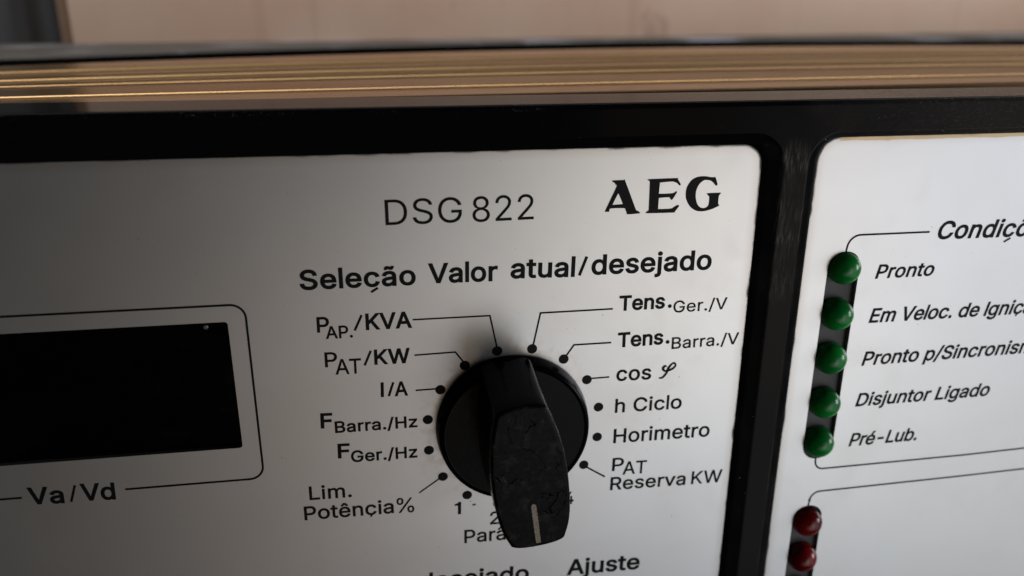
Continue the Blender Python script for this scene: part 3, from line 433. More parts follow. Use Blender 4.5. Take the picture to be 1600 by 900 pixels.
    'ã': (389, ['182 -9 160 -9 136 -9 114 -4 94 5 75 14 59 27 48 45 36 62 30 83 30 108 30 130 35 147 43 161 52 175 63 185 78 193 92 201 108 207 125 211 143 215 160 218 178 220 201 223 219 225 234 227 248 228 258 231 265 235 272 239 276 245 276 255 276 255 276 256 276 257 276 272 273 286 267 297 261 308 252 316 240 322 228 328 213 331 196 331 178 331 162 328 149 322 136 317 126 309 118 301 110 292 104 283 100 274 80 280 61 285 41 291 50 314 62 332 79 346 95 360 113 369 133 375 153 381 173 384 194 384 208 384 223 383 239 379 255 376 271 370 286 360 301 351 313 338 322 320 332 303 337 280 337 251 337 168 337 84 337 0 317 0 297 0 277 0 277 17 277 35 277 52 275 52 274 52 272 52 268 43 261 34 252 25 243 15 230 7 215 1 200 -5', '155 45 170 45 193 45 212 50 228 59 243 68 255 79 263 93 271 107 276 122 276 138 276 155 276 173 276 190 273 187 268 184 259 182 251 180 242 178 231 176 221 174 210 172 200 171 190 170 182 169 175 168 161 166 147 163 134 159 121 154 111 148 103 139 96 131 92 119 92 105 92 92 95 81 102 72 109 63 118 57 130 52 142 48', '251 446 234 446 225 446 217 448 209 450 201 453 193 457 186 460 179 464 172 467 166 470 160 473 155 475 151 475 145 475 141 472 138 466 135 460 133 454 133 448 119 448 104 448 90 448 91 468 96 485 104 498 113 512 127 518 145 518 154 518 162 517 170 514 177 511 184 508 191 504 197 500 204 497 210 494 216 491 222 490 227 490 233 490 237 492 240 496 243 500 245 507 247 517 260 517 274 517 288 517 287 496 282 479 273 466 264 453']),
    'é': (404, ['238 -8 212 -8 175 -8 143 0 117 16 90 33 70 56 56 85 41 114 34 148 34 187 34 226 41 260 55 290 69 319 89 343 115 359 141 376 171 384 205 384 226 384 246 381 266 374 285 367 303 356 319 341 335 326 348 306 357 282 366 258 371 228 371 194 371 186 371 178 371 169 272 169 174 169 75 169 75 187 75 204 75 221 163 221 250 221 338 221 329 215 319 208 310 202 310 227 306 249 298 269 290 288 278 303 263 314 247 325 228 330 205 330 182 330 163 325 146 313 130 302 118 288 109 270 100 251 96 232 96 211 96 200 96 189 96 178 96 150 101 126 110 106 120 87 134 72 151 61 168 51 189 46 212 46 228 46 241 48 254 53 266 57 277 64 285 73 294 82 301 93 306 105 325 101 345 96 365 91 359 71 349 54 335 39 321 24 303 13 283 4 262 -4', '194 429 177 429 193 462 209 496 225 529 247 529 270 529 293 529 271 496 249 462 227 429 210 429']),
    'ê': (404, ['238 -8 212 -8 175 -8 143 0 117 16 90 33 70 56 56 85 41 114 34 148 34 187 34 226 41 260 55 290 69 319 89 343 115 359 141 376 171 384 205 384 226 384 246 381 266 374 285 367 303 356 319 341 335 326 348 306 357 282 366 258 371 228 371 194 371 186 371 178 371 169 272 169 174 169 75 169 75 187 75 204 75 221 163 221 250 221 338 221 329 215 319 208 310 202 310 227 306 249 298 269 290 288 278 303 263 314 247 325 228 330 205 330 182 330 163 325 146 313 130 302 118 288 109 270 100 251 96 232 96 211 96 200 96 189 96 178 96 150 101 126 110 106 120 87 134 72 151 61 168 51 189 46 212 46 228 46 241 48 254 53 266 57 277 64 285 73 294 82 301 93 306 105 325 101 345 96 365 91 359 71 349 54 335 39 321 24 303 13 283 4 262 -4', '171 455 155 435 135 435 115 435 95 435 95 436 95 437 95 438 121 468 148 499 175 529 194 529 213 529 233 529 260 499 287 468 313 438 313 437 313 436 313 435 293 435 273 435 252 435 236 455 220 475 204 495 187 475']),
    'õ': (415, ['242 -8 207 -8 173 -8 143 0 117 16 91 33 71 56 56 85 41 114 34 149 34 187 34 227 41 262 56 291 71 321 91 343 117 360 143 376 173 384 207 384 242 384 273 376 299 360 325 343 345 321 359 291 374 262 381 227 381 187 381 149 374 114 359 85 345 56 325 33 299 16 273 0', '182 46 207 46 233 46 254 53 270 66 287 79 299 96 307 117 315 139 319 162 319 187 319 213 315 236 307 258 299 280 287 297 270 310 254 323 233 330 207 330 182 330 161 323 145 310 129 297 116 280 108 258 100 237 96 213 96 187 96 162 100 139 108 117 116 96 129 79 145 66 161 53', '269 446 252 446 244 446 235 448 227 450 219 453 212 457 204 460 197 464 191 467 185 470 179 473 173 475 169 475 163 475 159 472 156 466 153 460 151 454 151 448 137 448 122 448 108 448 109 468 114 485 123 498 131 512 145 518 163 518 172 518 180 517 188 514 195 511 202 508 209 504 216 500 222 497 228 494 234 491 240 490 245 490 251 490 255 492 258 496 261 500 263 507 265 517 278 517 292 517 306 517 306 496 301 479 291 466 282 453']),
}
TEXTS = [
    ('DSG', None, (-18.752, 34.401), (-7.799, 34.439), 3.711, 0, 0),
    ('822', None, (-6.264, 34.359), (2.742, 34.456), 3.764, 0, 0),
    ('Selec~ao', None, (-31.383, 25.319), (-14.764, 25.278), 2.839, 33, 0),
    ('Valor', None, (-12.929, 25.382), (-2.638, 25.25), 2.893, 33, 0),
    ('atual', None, (-0.704, 25.525), (9.154, 25.307), 2.932, 33, 0),
    ('desejado', None, (11.707, 25.465), (30.824, 25.414), 2.99, 33, 0),
    ('P', None, (-29.5, 18.534), (-27.701, 18.502), 2.326, 26, 0),
    ('AP.', None, (-28.286, 17.432), (-24.354, 17.437), 1.889, 26, 0),
    ('KVA', None, (-22.416, 18.52), (-15.61, 18.49), 2.454, 34, 0),
    ('P', None, (-28.755, 12.851), (-26.922, 12.827), 2.327, 20, 0),
    ('AT', None, (-27.293, 11.528), (-23.451, 11.464), 2.424, 16, 0),
    ('KW', None, (-21.469, 12.792), (-16.118, 12.738), 2.322, 34, 0),
    ('I', None, (-20.788, 7.297), (-20.303, 7.281), 2.331, 30, 0),
    ('A', None, (-18.648, 7.262), (-16.644, 7.239), 2.317, 30, 0),
    ('F', None, (-30.143, 2.651), (-28.333, 2.597), 2.419, 36, 0),
    ('Barra./Hz', None, (-28.041, 1.634), (-15.37, 1.621), 1.898, 30, 0),
    ('F', None, (-27.923, -2.832), (-26.057, -2.889), 2.405, 36, 0),
    ('Ger./Hz', None, (-25.914, -3.766), (-15.562, -3.799), 1.953, 30, 0),
    ('Lim.', None, (-32.808, -9.992), (-26.203, -10.075), 2.382, 22, 0),
    ('Potênc,ia', None, (-33.861, -13.647), (-19.719, -13.768), 2.433, 24, 0),
    ('%', None, (-19.281, -13.876), (-16.441, -13.933), 2.725, 10, 0),
    ('1', None, (-9.886, -15.099), (-8.83, -15.124), 2.217, 24, 0),
    ('2', None, (-4.063, -17.717), (-2.394, -17.748), 2.384, 16, 0),
    ('3', None, (3.799, -17.788), (5.443, -17.838), 2.28, 16, 0),
    ('4', None, (8.569, -15.107), (10.109, -15.129), 2.323, 20, 0),
    ('Parâmetro', 'Parâ', (-8.398, -20.927), (-1.366, -20.997), 2.481, 20, 0),
    ('desejado', None, (-16.195, -29.174), (2.605, -29.735), 2.908, 34, 0),
    ('Ajuste', None, (9.347, -29.559), (22.388, -29.795), 3.02, 34, 0),
    ('Tens', None, (16.344, 19.327), (23.736, 19.327), 2.313, 38, 0),
    ('.', None, (24.254, 19.383), (24.88, 19.39), 2.325, 40, 0),
    ('Ger./V', None, (25.178, 18.436), (34.04, 18.57), 1.928, 14, 0),
    ('Tens', None, (16.433, 13.117), (23.885, 13.212), 2.346, 38, 0),
    ('.', None, (24.305, 13.273), (24.941, 13.276), 2.357, 40, 0),
    ('Barra./V', None, (25.336, 12.205), (36.612, 12.378), 1.962, 16, 0),
    ('cos', None, (16.447, 7.229), (22.252, 7.142), 2.44, 26, 0),
    ('h Ciclo', None, (16.499, 1.517), (27.799, 1.414), 2.403, 22, 0),
    ('Horimetro', None, (16.486, -4.093), (33.101, -4.246), 2.515, 22, 0),
    ('P', None, (16.507, -9.411), (18.496, -9.453), 2.378, 18, 0),
    ('AT', None, (18.371, -10.282), (22.491, -10.331), 2.395, 16, 0),
    ('Reserva', None, (16.339, -13.1), (29.591, -13.349), 2.398, 22, 0),
    ('KW', None, (30.621, -13.349), (36.099, -13.431), 2.426, 16, 0),
    ('Va', None, (-73.482, -6.553), (-68.538, -6.763), 2.746, 34, 0),
    ('Vd', None, (-66.121, -6.651), (-61.268, -6.867), 2.771, 34, 0),
    ('Condic~oes', 'Condic~', (68.414, 28.621), (82.449, 28.484), 2.838, 31, 1),
    ('Pronto', None, (58.879, 22.398), (69.182, 22.422), 2.26, 29, 1),
    ('Em Veloc. de Ignic,ão', 'Em Veloc. de Ignic,', (58.995, 14.699), (87.171, 14.684), 2.396, 29, 1),
    ('Pronto p/Sincronismo', 'Pronto p/Sincronis', (58.923, 6.954), (88.097, 7.224), 2.407, 29, 1),
    ('Disjuntor Ligado', None, (58.983, -0.735), (84.222, -0.576), 2.372, 29, 1),
    ('Pré-Lub.', None, (58.914, -8.49), (71.916, -8.366), 2.41, 29, 1),
]
SLASHES = [((9.848, 25.374), (10.94, 28.342), 0.359), ((-24.048, 18.468), (-22.909, 20.87), 0.28), ((-22.923, 12.703), (-21.89, 15.059), 0.285), ((-19.574, 7.279), (-18.787, 9.584), 0.292), ((-67.64, -6.743), (-66.669, -3.925), 0.268)]
LEADERS = [([(-15.442, 19.688), (-3.83, 19.647), (-2.722, 14.096)], 0.181),
    ([(-15.418, 13.883), (-9.189, 13.994), (-7.605, 11.734)], 0.184),
    ([(-15.44, 7.948), (-12.237, 7.99)], 0.187),
    ([(-15.541, -10.439), (-12.275, -8.123)], 0.175),
    ([(15.357, 19.65), (3.961, 19.627), (2.833, 14.051)], 0.195),
    ([(15.355, 13.967), (9.382, 13.966), (8.002, 11.959)], 0.198),
    ([(15.305, 7.992), (11.951, 7.955)], 0.18),
    ([(12.083, -8.229), (15.34, -10.422)], 0.208)]
LOGO = [
    [[(14.343, 39.769), (14.538, 39.867), (16.136, 39.869), (16.345, 39.705), (18.114, 35.526), (18.334, 35.222), (18.757, 34.963), (18.834, 34.798), (18.702, 34.722), (16.94, 34.654), (16.791, 34.902), (16.564, 35.382), (16.282, 35.621), (14.328, 35.639), (14.139, 35.338), (14.081, 35.139), (14.268, 34.863), (14.234, 34.703), (12.825, 34.649), (12.726, 34.761), (13.013, 34.978), (13.408, 35.164), (13.528, 35.495), (14.986, 38.829), (14.904, 39.161), (14.688, 39.496), (14.389, 39.636)], [(15.302, 37.789), (15.438, 37.757), (16.067, 36.405), (15.981, 36.248), (14.772, 36.211), (14.619, 36.324)]],
    [[(19.789, 39.755), (20.024, 39.879), (24.219, 39.907), (24.364, 39.783), (24.855, 39.038), (24.846, 38.799), (24.64, 38.806), (24.344, 39.121), (23.922, 39.307), (23.439, 39.402), (21.749, 39.297), (21.665, 39.141), (21.618, 37.787), (21.737, 37.622), (23.7, 37.636), (24.161, 37.888), (24.367, 37.881), (24.356, 37.654), (23.767, 36.695), (23.522, 36.676), (23.309, 36.979), (23.058, 37.042), (21.766, 36.979), (21.654, 36.809), (21.632, 35.464), (21.74, 35.284), (23.592, 35.297), (24.058, 35.51), (24.587, 35.802), (24.825, 35.753), (24.84, 35.549), (24.25, 34.756), (24.05, 34.655), (20.067, 34.697), (19.789, 34.789), (19.808, 34.923), (20.069, 35.116), (20.158, 35.451), (20.085, 39.323), (19.976, 39.564)]],
    [[(30.114, 39.871), (30.256, 39.827), (30.649, 38.853), (30.576, 38.587), (30.367, 38.594), (30.059, 38.938), (29.612, 39.313), (29.047, 39.464), (28.499, 39.428), (27.852, 38.942), (27.44, 38.086), (27.373, 37.215), (27.548, 36.264), (27.923, 35.572), (28.439, 35.227), (28.997, 35.206), (29.394, 35.451), (29.527, 35.854), (29.521, 36.871), (29.426, 37.01), (29.182, 37.261), (29.249, 37.448), (31.165, 37.464), (31.289, 37.324), (31.044, 36.954), (31.038, 35.8), (31.226, 35.589), (31.142, 35.428), (30.134, 34.973), (29.039, 34.713), (28.205, 34.69), (27.424, 34.883), (26.613, 35.484), (26.064, 36.317), (25.795, 37.135), (25.822, 38.207), (26.131, 38.997), (26.696, 39.644), (27.49, 39.991), (28.444, 40.068), (29.141, 39.967), (29.631, 39.872)]],
]
PHI = [(24.761, 9.209, 0.178), (24.425, 9.248, 0.276), (24.185, 8.922, 0.311), (24.289, 8.572, 0.293), (24.626, 8.387, 0.222), (25.239, 8.494, 0.276), (25.84, 8.78, 0.258), (26.216, 9.207, 0.249), (26.131, 9.59, 0.249), (25.845, 9.711, 0.231), (25.439, 9.387, 0.258), (25.072, 8.834, 0.329), (24.856, 8.168, 0.293), (24.578, 7.682, 0.276), (24.222, 7.302, 0.258), (23.896, 7.174, 0.213), (23.556, 7.26, 0.116)]
def loops_area(l): return sum(l[i-1][0]*l[i][1]-l[i][0]*l[i-1][1] for i in range(len(l)))/2
PLAIN = {   # letters drawn plainly, as on the panel
    'I': (0.150, [[(0.045, 0), (0.105, 0), (0.105, 0.509), (0.045, 0.509)]]),
    'l': (0.135, [[(0.039, 0), (0.096, 0), (0.096, 0.530), (0.039, 0.530)]]),
    '1': (0.270, [[(0.135, 0), (0.193, 0), (0.193, 0.509), (0.148, 0.509), (0.118, 0.455), (0.050, 0.425), (0.050, 0.380), (0.135, 0.390)]]),
}
_gc = {}
def glyph(ch):
    if ch in _gc: return _gc[ch]
    if ch in PLAIN: _gc[ch] = PLAIN[ch]; return _gc[ch]
    adv, enc = GLYPHS[ch]; loops = []
    for e in enc:
        v = [int(t)/1000 for t in e.split()]
        pts = [(v[i:i+2], v[i+2:i+4], v[i+4:i+6]) for i in range(0, len(v), 6)]
        lp = []
        for i in range(len(pts)):
            a, b = pts[i], pts[(i+1) % len(pts)]
            p0, p1, p2, p3 = a[1], a[2], b[0], b[1]
            dx, dy = p3[0]-p0[0], p3[1]-p0[1]; L = math.hypot(dx, dy) or 1
            dev = max(abs((q[0]-p0[0])*dy-(q[1]-p0[1])*dx)/L for q in (p1, p2))
            k = 1 if dev < 0.004 else 4
            for j in range(k):
                t = j/k; s = 1-t
                lp.append(tuple(s**3*p0[d]+3*s*s*t*p1[d]+3*s*t*t*p2[d]+t**3*p3[d] for d in (0, 1)))
        cl = [p for i, p in enumerate(lp) if math.hypot(p[0]-lp[i-1][0], p[1]-lp[i-1][1]) > 0.002]
        if len(cl) > 2: loops.append(cl)
    _gc[ch] = (adv/1000, loops); return _gc[ch]
def offset(l, d, sgn):
    """grow a glyph contour by d (outer contours grow, counters shrink)"""
    out = []; n = len(l)
    for i in range(n):
        a, b, c = l[i-1], l[i], l[(i+1) % n]
        e1 = Vector((b[0]-a[0], b[1]-a[1])).normalized(); e2 = Vector((c[0]-b[0], c[1]-b[1])).normalized()
        n1 = Vector((e1.y, -e1.x))*sgn; n2 = Vector((e2.y, -e2.x))*sgn
        q = n1+n2
        if q.length < 1e-4: q = n1
        q.normalize(); k = d/max(0.55, q.dot(n1))
        out.append((b[0]+q.x*k, b[1]+q.y*k))
    return out
def bar(p, q, w):
    dx, dy = q[0]-p[0], q[1]-p[1]; L = math.hypot(dx, dy); nx, ny = -dy/L*w/2, dx/L*w/2
    return [(p[0]+nx, p[1]+ny), (p[0]-nx, p[1]-ny), (q[0]-nx, q[1]-ny), (q[0]+nx, q[1]+ny)]
def layout(text):
    """[(contours, x0 of pen)], each item (loops, pen x); c~ / c, are c with a cedilla stroke"""
    items, x, i = [], 0.0, 0
    til = {'a': '\u00e3', 'o': '\u00f5'}; pend = False
    while i < len(text):
        ch = text[i]
        extra = None
        if ch in til and pend: ch = til[ch]; pend = False
        if ch == 'c' and i+1 < len(text) and text[i+1] in '~,':
            extra = text[i+1]; i += 1
            pend = extra == '~'
        adv, loops = glyph(ch)
        items.append((loops, x, extra)); x += adv; i += 1
    return items
def text_mesh(mb, spec):
    text, pre, L, R, cap, wt, ital = spec
    items = layout(text); npre = len(layout(pre)) if pre else len(items)
    k = cap/(CAP/1000)
    def ink(j, side):
        xs = [p[0] for l in items[j][0] for p in l]; return (min(xs) if side == 0 else max(xs)) + items[j][1]
    w = wt/1000*0.62
    x0, x1 = ink(0, 0)-w, ink(npre-1, 1)+w
    dx, dy = R[0]-L[0], R[1]-L[1]; D = math.hypot(dx, dy)
    shear = 0.20 if ital else 0.0
    want = D - shear*cap*0.33
    nat = (x1-x0)*k
    st = max(0.84, min(1.18, (want/nat)**(0.7 if npre > 1 else 1.0)))
    gap = (want-nat*st)/max(1, npre-1)
    if npre == 1: st, gap = want/nat, 0
    ux, uy = dx/D, dy/D
    for j, (loops, pen, extra) in enumerate(items):
        def T(p):
            px = (p[0]+pen-x0)*k*st + gap*j + shear*p[1]*k; py = p[1]*k
            return (L[0]+ux*px-uy*py, L[1]+uy*px+ux*py)
        if not loops: continue
        so = 1 if loops_area(max(loops, key=lambda q: abs(loops_area(q)))) > 0 else -1
        L2 = [offset(l, w, so) for l in loops]
        if extra == '~': L2.append(bar((0.33, -0.05), (0.17, -0.165), 0.062)[::so])
        if extra == ',': L2.append(bar((0.24, 0.01), (0.18, -0.09), 0.055)[::so])
        fill_nonzero(mb, [[T(p) for p in l] for l in L2])
def winding(p, l):
    w = 0
    for i in range(len(l)):
        (x1, y1), (x2, y2) = l[i-1], l[i]
        s = (x2-x1)*(p[1]-y1)-(p[0]-x1)*(y2-y1)
        if y1 <= p[1] < y2 and s > 0: w += 1
        elif y2 <= p[1] < y1 and s < 0: w -= 1
    return w
def fill_nonzero(mb, loops, z=ZP):
    """flat letter shape: contours may cross or overlap, only the outline of their union shows"""
    vs, es = [], []
    for l in loops:
        k = len(vs); vs += [Vector(p) for p in l]; es += [(k+i, k+(i+1) % len(l)) for i in range(len(l))]
    v2, _, f2, _, _, _ = delaunay_2d_cdt(vs, es, [], 0, 1e-6)
    keep = []
    for f in f2:
        c = (sum(v2[i].x for i in f)/len(f), sum(v2[i].y for i in f)/len(f))
        if sum(winding(c, l) for l in loops) != 0: keep.append(tuple(f))
    used = sorted({i for f in keep for i in f}); mp = {i: j for j, i in enumerate(used)}
    mb.add([(v2[i].x, v2[i].y, z) for i in used], [tuple(mp[i] for i in f) for f in keep])
def ribbon(mb, pts, w, z=ZP, closed=False):
    ws = w if isinstance(w, list) else [w]*len(pts)
    n = len(pts); a, b = [], []
    for i in range(n):
        p = Vector(pts[i][:2])
        e1 = (p-Vector(pts[i-1][:2])).normalized() if i > 0 or closed else None
        e2 = (Vector(pts[(i+1) % n][:2])-p).normalized() if i < n-1 or closed else None
        e1 = e1 or e2; e2 = e2 or e1
        n1, n2 = Vector((-e1.y, e1.x)), Vector((-e2.y, e2.x))
        q = (n1+n2).normalized(); k = ws[i]/2/max(0.5, q.dot(n1))
        a.append((p.x+q.x*k, p.y+q.y*k, z)); b.append((p.x-q.x*k, p.y-q.y*k, z))
    mb.strip(a, b, closed)
def arc(cx, cy, r, a0, a1, n=8):
    return [(cx+r*math.cos(math.radians(a0+(a1-a0)*i/n)), cy+r*math.sin(math.radians(a0+(a1-a0)*i/n))) for i in range(n+1)]
def smooth_path(p, n=5):
    out = []
    for i in range(len(p)-1):
        a, b, c, d = p[max(0, i-1)], p[i], p[i+1], p[min(len(p)-1, i+2)]
        for j in range(n):
            t = j/n
            out.append(tuple(0.5*(2*b[k]+(c[k]-a[k])*t+(2*a[k]-5*b[k]+4*c[k]-d[k])*t*t+(3*b[k]-a[k]-3*c[k]+d[k])*t**3) for k in range(len(b))))
    return out + [tuple(p[-1])]

# ================================================================ the control unit
unit = empty('control_unit', (15, -61, -40), 'black framed generator control unit with silver printed faceplates, rotary selector and indicator domes', 'control panel')

# --- frame -------------------------------------------------------
ZF, BX0, BX1, BY0, BY1 = 1.2, -119.0, 195.0, -61.0, 51.1
def opening(rect, d, z, r_extra):
    x0, x1, y0, y1, r = rect
    return rrect(x0-d[0], x1+d[1], y0-d[2], y1+d[3], r+r_extra, z)
mb = MB()
prof = [(0.0, 0.02), (0.12, 0.30), (0.45, 0.62), (0.80, 0.90), (0.93, 1.08), (1.0, 1.2), (1.06, 1.2)]   # share of the slope, height
faces = []
for rect, d in ((PL, (2.4, 3.0, 2.4, 1.8)), (PR, (2.15, 2.4, 2.4, 1.1))):
    rings = [opening(rect, [q*s for q in d], z, 1.7*s) for s, z in prof]
    for a, b in zip(rings, rings[1:]): mb.strip(a, b)
    faces.append(rings[-1])
oprof = [(0.85, 1.2), (0.75, 1.2), (0.38, 1.1), (0.12, 0.84), (0.0, 0.5), (0.0, 0.35), (0.0, -10.4), (0.0, -10.5), (0.5, -11.0)]
rings = [rrect(BX0+i, BX1-i, BY0+i, BY1-i, 1.6, z) for i, z in oprof]
for a, b in zip(rings, rings[1:]): mb.strip(a, b)
mb.fill([rings[0]] + faces)
obj('frame', mb.v, mb.f, M_BEZEL, unit, (0, 0, 0), smooth=30)

# --- faceplates ---------------------------------------------------
DISP = (-96.0, -41.95, 0.25, 20.95, 0.5)
SLOT1 = (50.4, 55.9, -10.4, 27.2, 2.6)
SLOT2 = (50.35, 55.85, -49.0, -20.0, 2.6)
def plate(rect, holes, mat, depth):
    x0, x1, y0, y1, r = rect
    mb = MB()
    out = rrect(x0-1, x1+1, y0-1, y1+1, r+.6, 0.0)
    hl = [rrect(*h, 0.0) for h in holes]
    mb.fill([out]+hl)
    low = [(p[0], p[1], -depth) for p in out]; mb.strip(out, low)
    for h in hl: mb.strip(h, [(p[0], p[1], -depth) for p in h])
    mb.fill([low]+[[(p[0], p[1], -depth) for p in h] for h in hl])
    return obj('faceplate', mb.v, mb.f, mat, unit, (0, 0, 0), smooth=30)
left = plate(PL, [DISP], M_PLATE_L, 0.9)
left['label'] = 'wide silver faceplate with the selector scale and black display opening'
right = plate(PR, [SLOT1, SLOT2], M_PLATE_R, 0.9)
right['label'] = 'paler silver faceplate with the column of indicator domes and a tan worn top edge'

# --- display window -------------------------------------------------
mb = MB(); mb.box(DISP[0]-1, DISP[1]+1, DISP[2]-1, DISP[3]+1, -2.4, -0.92)
win = obj('display_window', mb.v, mb.f, M_GLASS, unit, (-68, 10, -2))
mb = MB()
rg = [circle(-45.2, 20.0, r, z, 20) for r, z in ((0.34, -0.90), (0.34, -0.72), (0.24, -0.62))]
for a, b in zip(rg, rg[1:]): mb.strip(a, b)
mb.fill([rg[-1]])
obj('stud', mb.v, mb.f, M_STUD, win, (-45.2, 20.0, -0.9), smooth=40)

# --- lettering --------------------------------------------------------
GROUPS = [  # (texts, slashes, label)
 ([0, 1], [], 'thin printed type designation with three digits'),
 ([2, 3, 4, 5], [0], 'bold heading above the selector'),
 ([6, 7, 8], [1], 'lettering P AP. / KVA'), ([9, 10, 11], [2], 'lettering P AT / KW'), ([12, 13], [3], 'lettering I / A'),
 ([14, 15], [], 'lettering F Barra. / Hz'), ([16, 17], [], 'lettering F Ger. / Hz'), ([18, 19, 20], [], 'two-line lettering Lim. Potencia %'),
 ([21], [], 'digit 1'), ([22], [], 'digit 2'), ([23], [], 'digit 3'), ([24], [], 'digit 4'), ([25], [], 'lettering Parametro, partly behind the grip'),
 ([26], [], 'lettering desejado cut by the lower edge'), ([27], [], 'lettering Ajuste'),
 ([28, 29, 30], [], 'lettering Tens. Ger. / V'), ([31, 32, 33], [], 'lettering Tens. Barra. / V'), ([34], [], 'lettering cos phi'),
 ([35], [], 'lettering h Ciclo'), ([36], [], 'lettering Horimetro'), ([37, 38, 39, 40], [], 'two-line lettering P AT Reserva KW'),
 ([41, 42], [4], 'lettering Va / Vd under the display'),
 ([43], [], 'slanted heading over the indicator column'), ([44], [], 'slanted lettering Pronto'), ([45], [], 'slanted lettering Em Veloc. de Ignicao'),
 ([46], [], 'slanted lettering Pronto p/Sincronismo'), ([47], [], 'slanted lettering Disjuntor Ligado'), ([48], [], 'slanted lettering Pre-Lub.'),
]
for idx, sl, lab in GROUPS:
    mb = MB()
    for i in idx: text_mesh(mb, TEXTS[i])
    for s in sl:
        a, b, w = SLASHES[s]; mb.fill([[(*p, ZP) for p in bar(a, b, w*1.3)]])
    if 34 in idx:
        ph = smooth_path(PHI, 5)
        ribbon(mb, ph, [p[2]*1.35 for p in ph], ZP)
        mb.v = [(v[0], v[1], v[2]+(0.0004*(i % 97) if i > len(mb.v)-2*len(ph) else 0)) for i, v in enumerate(mb.v)]
    par = right if idx[0] >= 43 else left
    o = mb.v[0]
    obj('lettering', mb.v, mb.f, M_INK, par, (o[0], o[1], 0), label=lab)
mb = MB()
for g in LOGO: mb.fill([[(*p, ZP) for p in smooth_path(l+[l[0]], 3)[:-1]] for l in g])
obj('lettering', mb.v, mb.f, M_INK, left, (19.5, 34, 0), label='heavy black serif maker lettering')

# --- leader lines and frame lines -------------------------------------
for pts, w in LEADERS:
    mb = MB(); ribbon(mb, pts, w*1.4)
    obj('leader_line', mb.v, mb.f, M_INK, left, (*pts[0], 0))
fx, ft, fb, fr = -39.33, 23.5, -5.35, 2.1
pts = [(-74.3, fb), (-98.0, fb)] + arc(-98, fb+fr, fr, -90, -180)[1:] + arc(-98, ft-fr, fr, 180, 90) + arc(fx-fr, ft-fr, fr, 90, 0) + arc(fx-fr, fb+fr, fr, 0, -90) + [(-59.75, fb)]
mb = MB(); ribbon(mb, pts, 0.33)
obj('border_line', mb.v, mb.f, M_INK, left, (fx, 9, 0))
pts = [(53.15, 27.0), (53.2, 27.75)] + arc(55.3, 27.78, 2.08, 180, 90) + [(67.15, 29.85)]
mb = MB(); ribbon(mb, pts, 0.31)
obj('border_line', mb.v, mb.f, M_INK, right, (60, 29, 0))
pts = [(53.05, -10.2), (53.1, -11.0)] + arc(54.7, -11.0, 1.58, 180, 270) + [(82, -12.34), (182, -9.6)]
mb = MB(); ribbon(mb, pts, 0.31)
obj('border_line', mb.v, mb.f, M_INK, right, (60, -12, 0))
pts = [(52.95, -20.2), (53.05, -19.0)] + arc(54.85, -19.0, 1.8, 180, 90) + [(82, -16.75), (182, -14.2)]
mb = MB(); ribbon(mb, pts, 0.31)
obj('border_line', mb.v, mb.f, M_INK, right, (60, -17, 0))

# --- scale dots ----------------------------------------------------------
for k in range(16):
    a = math.radians(90-11.25+22.5*k); x, y = 14*math.cos(a), 14*math.sin(a)
    mb = MB(); mb.fill([circle(x, y, 0.80, ZP+0.004, 28)])
    obj('scale_dot', mb.v, mb.f, M_INK, left, (x, y, 0))
# small smudges of rubbed ink beside the 1
mb = MB()
for cx, cy, r, st in ((-6.65, -13.6, 0.30, 1.4), (-7.25, -12.9, 0.13, 0.6), (-7.45, -12.5, 0.10, .6)):
    l = []
    for i in range(12):
        a = 2*math.pi*i/12; q = r*(0.7+0.5*rnd.random()); l.append((cx+q*math.cos(a)*st, cy+q*math.sin(a)*.8, ZP))
    mb.fill([l])
M_SMUDGE = simple('rubbed_ink', (0.05, 0.05, 0.05), (0.22, 0.22, 0.22), 4, 0.7)
obj('ink_smudge', mb.v, mb.f, M_SMUDGE, left, (-7.4, -14, 0))

# --- selector knob ---------------------------------------------------------
KC = (-0.3, 0.7)
kp = [(12.1, 0.15), (12.25, 0.35), (12.2, 0.8), (11.95, 2.3), (11.82, 2.75), (11.62, 2.96), (11.45, 3.04), (11.3, 3.0), (11.18, 2.92), (11.0, 2.90), (10.9, 2.90)]
mb = MB()
rg = [circle(*KC, r, z, 96) for r, z in kp]
for a, b in zip(rg, rg[1:]): mb.strip(a, b)
mb.fill([rg[-1]]); mb.fill([rg[0]])
knob = obj('selector_knob', mb.v, mb.f, M_KNOB, unit, (*KC, 0), smooth=35)
ROT = math.radians(7.0)
def kpt(x, y, z):
    return (KC[0]+x*math.cos(ROT)-y*math.sin(ROT), KC[1]+x*math.sin(ROT)+y*math.cos(ROT), z)
def outline(g, e, z, inset=0.0):
    """barrel outline of the grip: g widens the flanks, e is the radius of the ends"""
    side = [(-1.0, 4.05), (-0.8, 4.85), (-0.55, 5.35), (-0.25, 5.55), (0.0, 5.55), (0.3, 5.35), (0.6, 4.85), (0.85, 4.15), (1.0, 3.65)]
    s = smooth_path(side, 4)
    ye = e - 0.75
    right_ = [(w+g-inset, t*ye) for t, w in s]
    wt_, wb = right_[-1][0], right_[0][0]
    def cap(w, sg, n=12):
        c = 0.9                          # corner rounding then a shallow bow
        pts = []
        for i in range(1, n):
            x = w*math.cos(math.pi*i/n)
            pts.append((x, sg*(ye + (e-ye-inset)*(1-abs(x/w)**2.6)**0.6)))
        return pts
    loop = right_ + cap(wt_, 1) + [(-x, y) for x, y in reversed(right_)] + [(-x, y) for x, y in cap(wb, -1)]
    return [kpt(x, y, z) for x, y in loop]
levels = [(0.35, 12.05, 0.6, 0), (0.30, 12.0, 2.9, 0), (0.12, 11.9, 8.0, 0), (0.03, 11.75, 13.0, 0), (0.0, 11.68, 15.3, 0), (-0.05, 11.63, 15.65, 0.0), (-0.18, 11.5, 15.9, 0), (-0.42, 11.25, 16.0, 0), (-0.52, 11.15, 16.0, 0)]
rg = [outline(g, e, z, i) for g, e, z, i in levels]
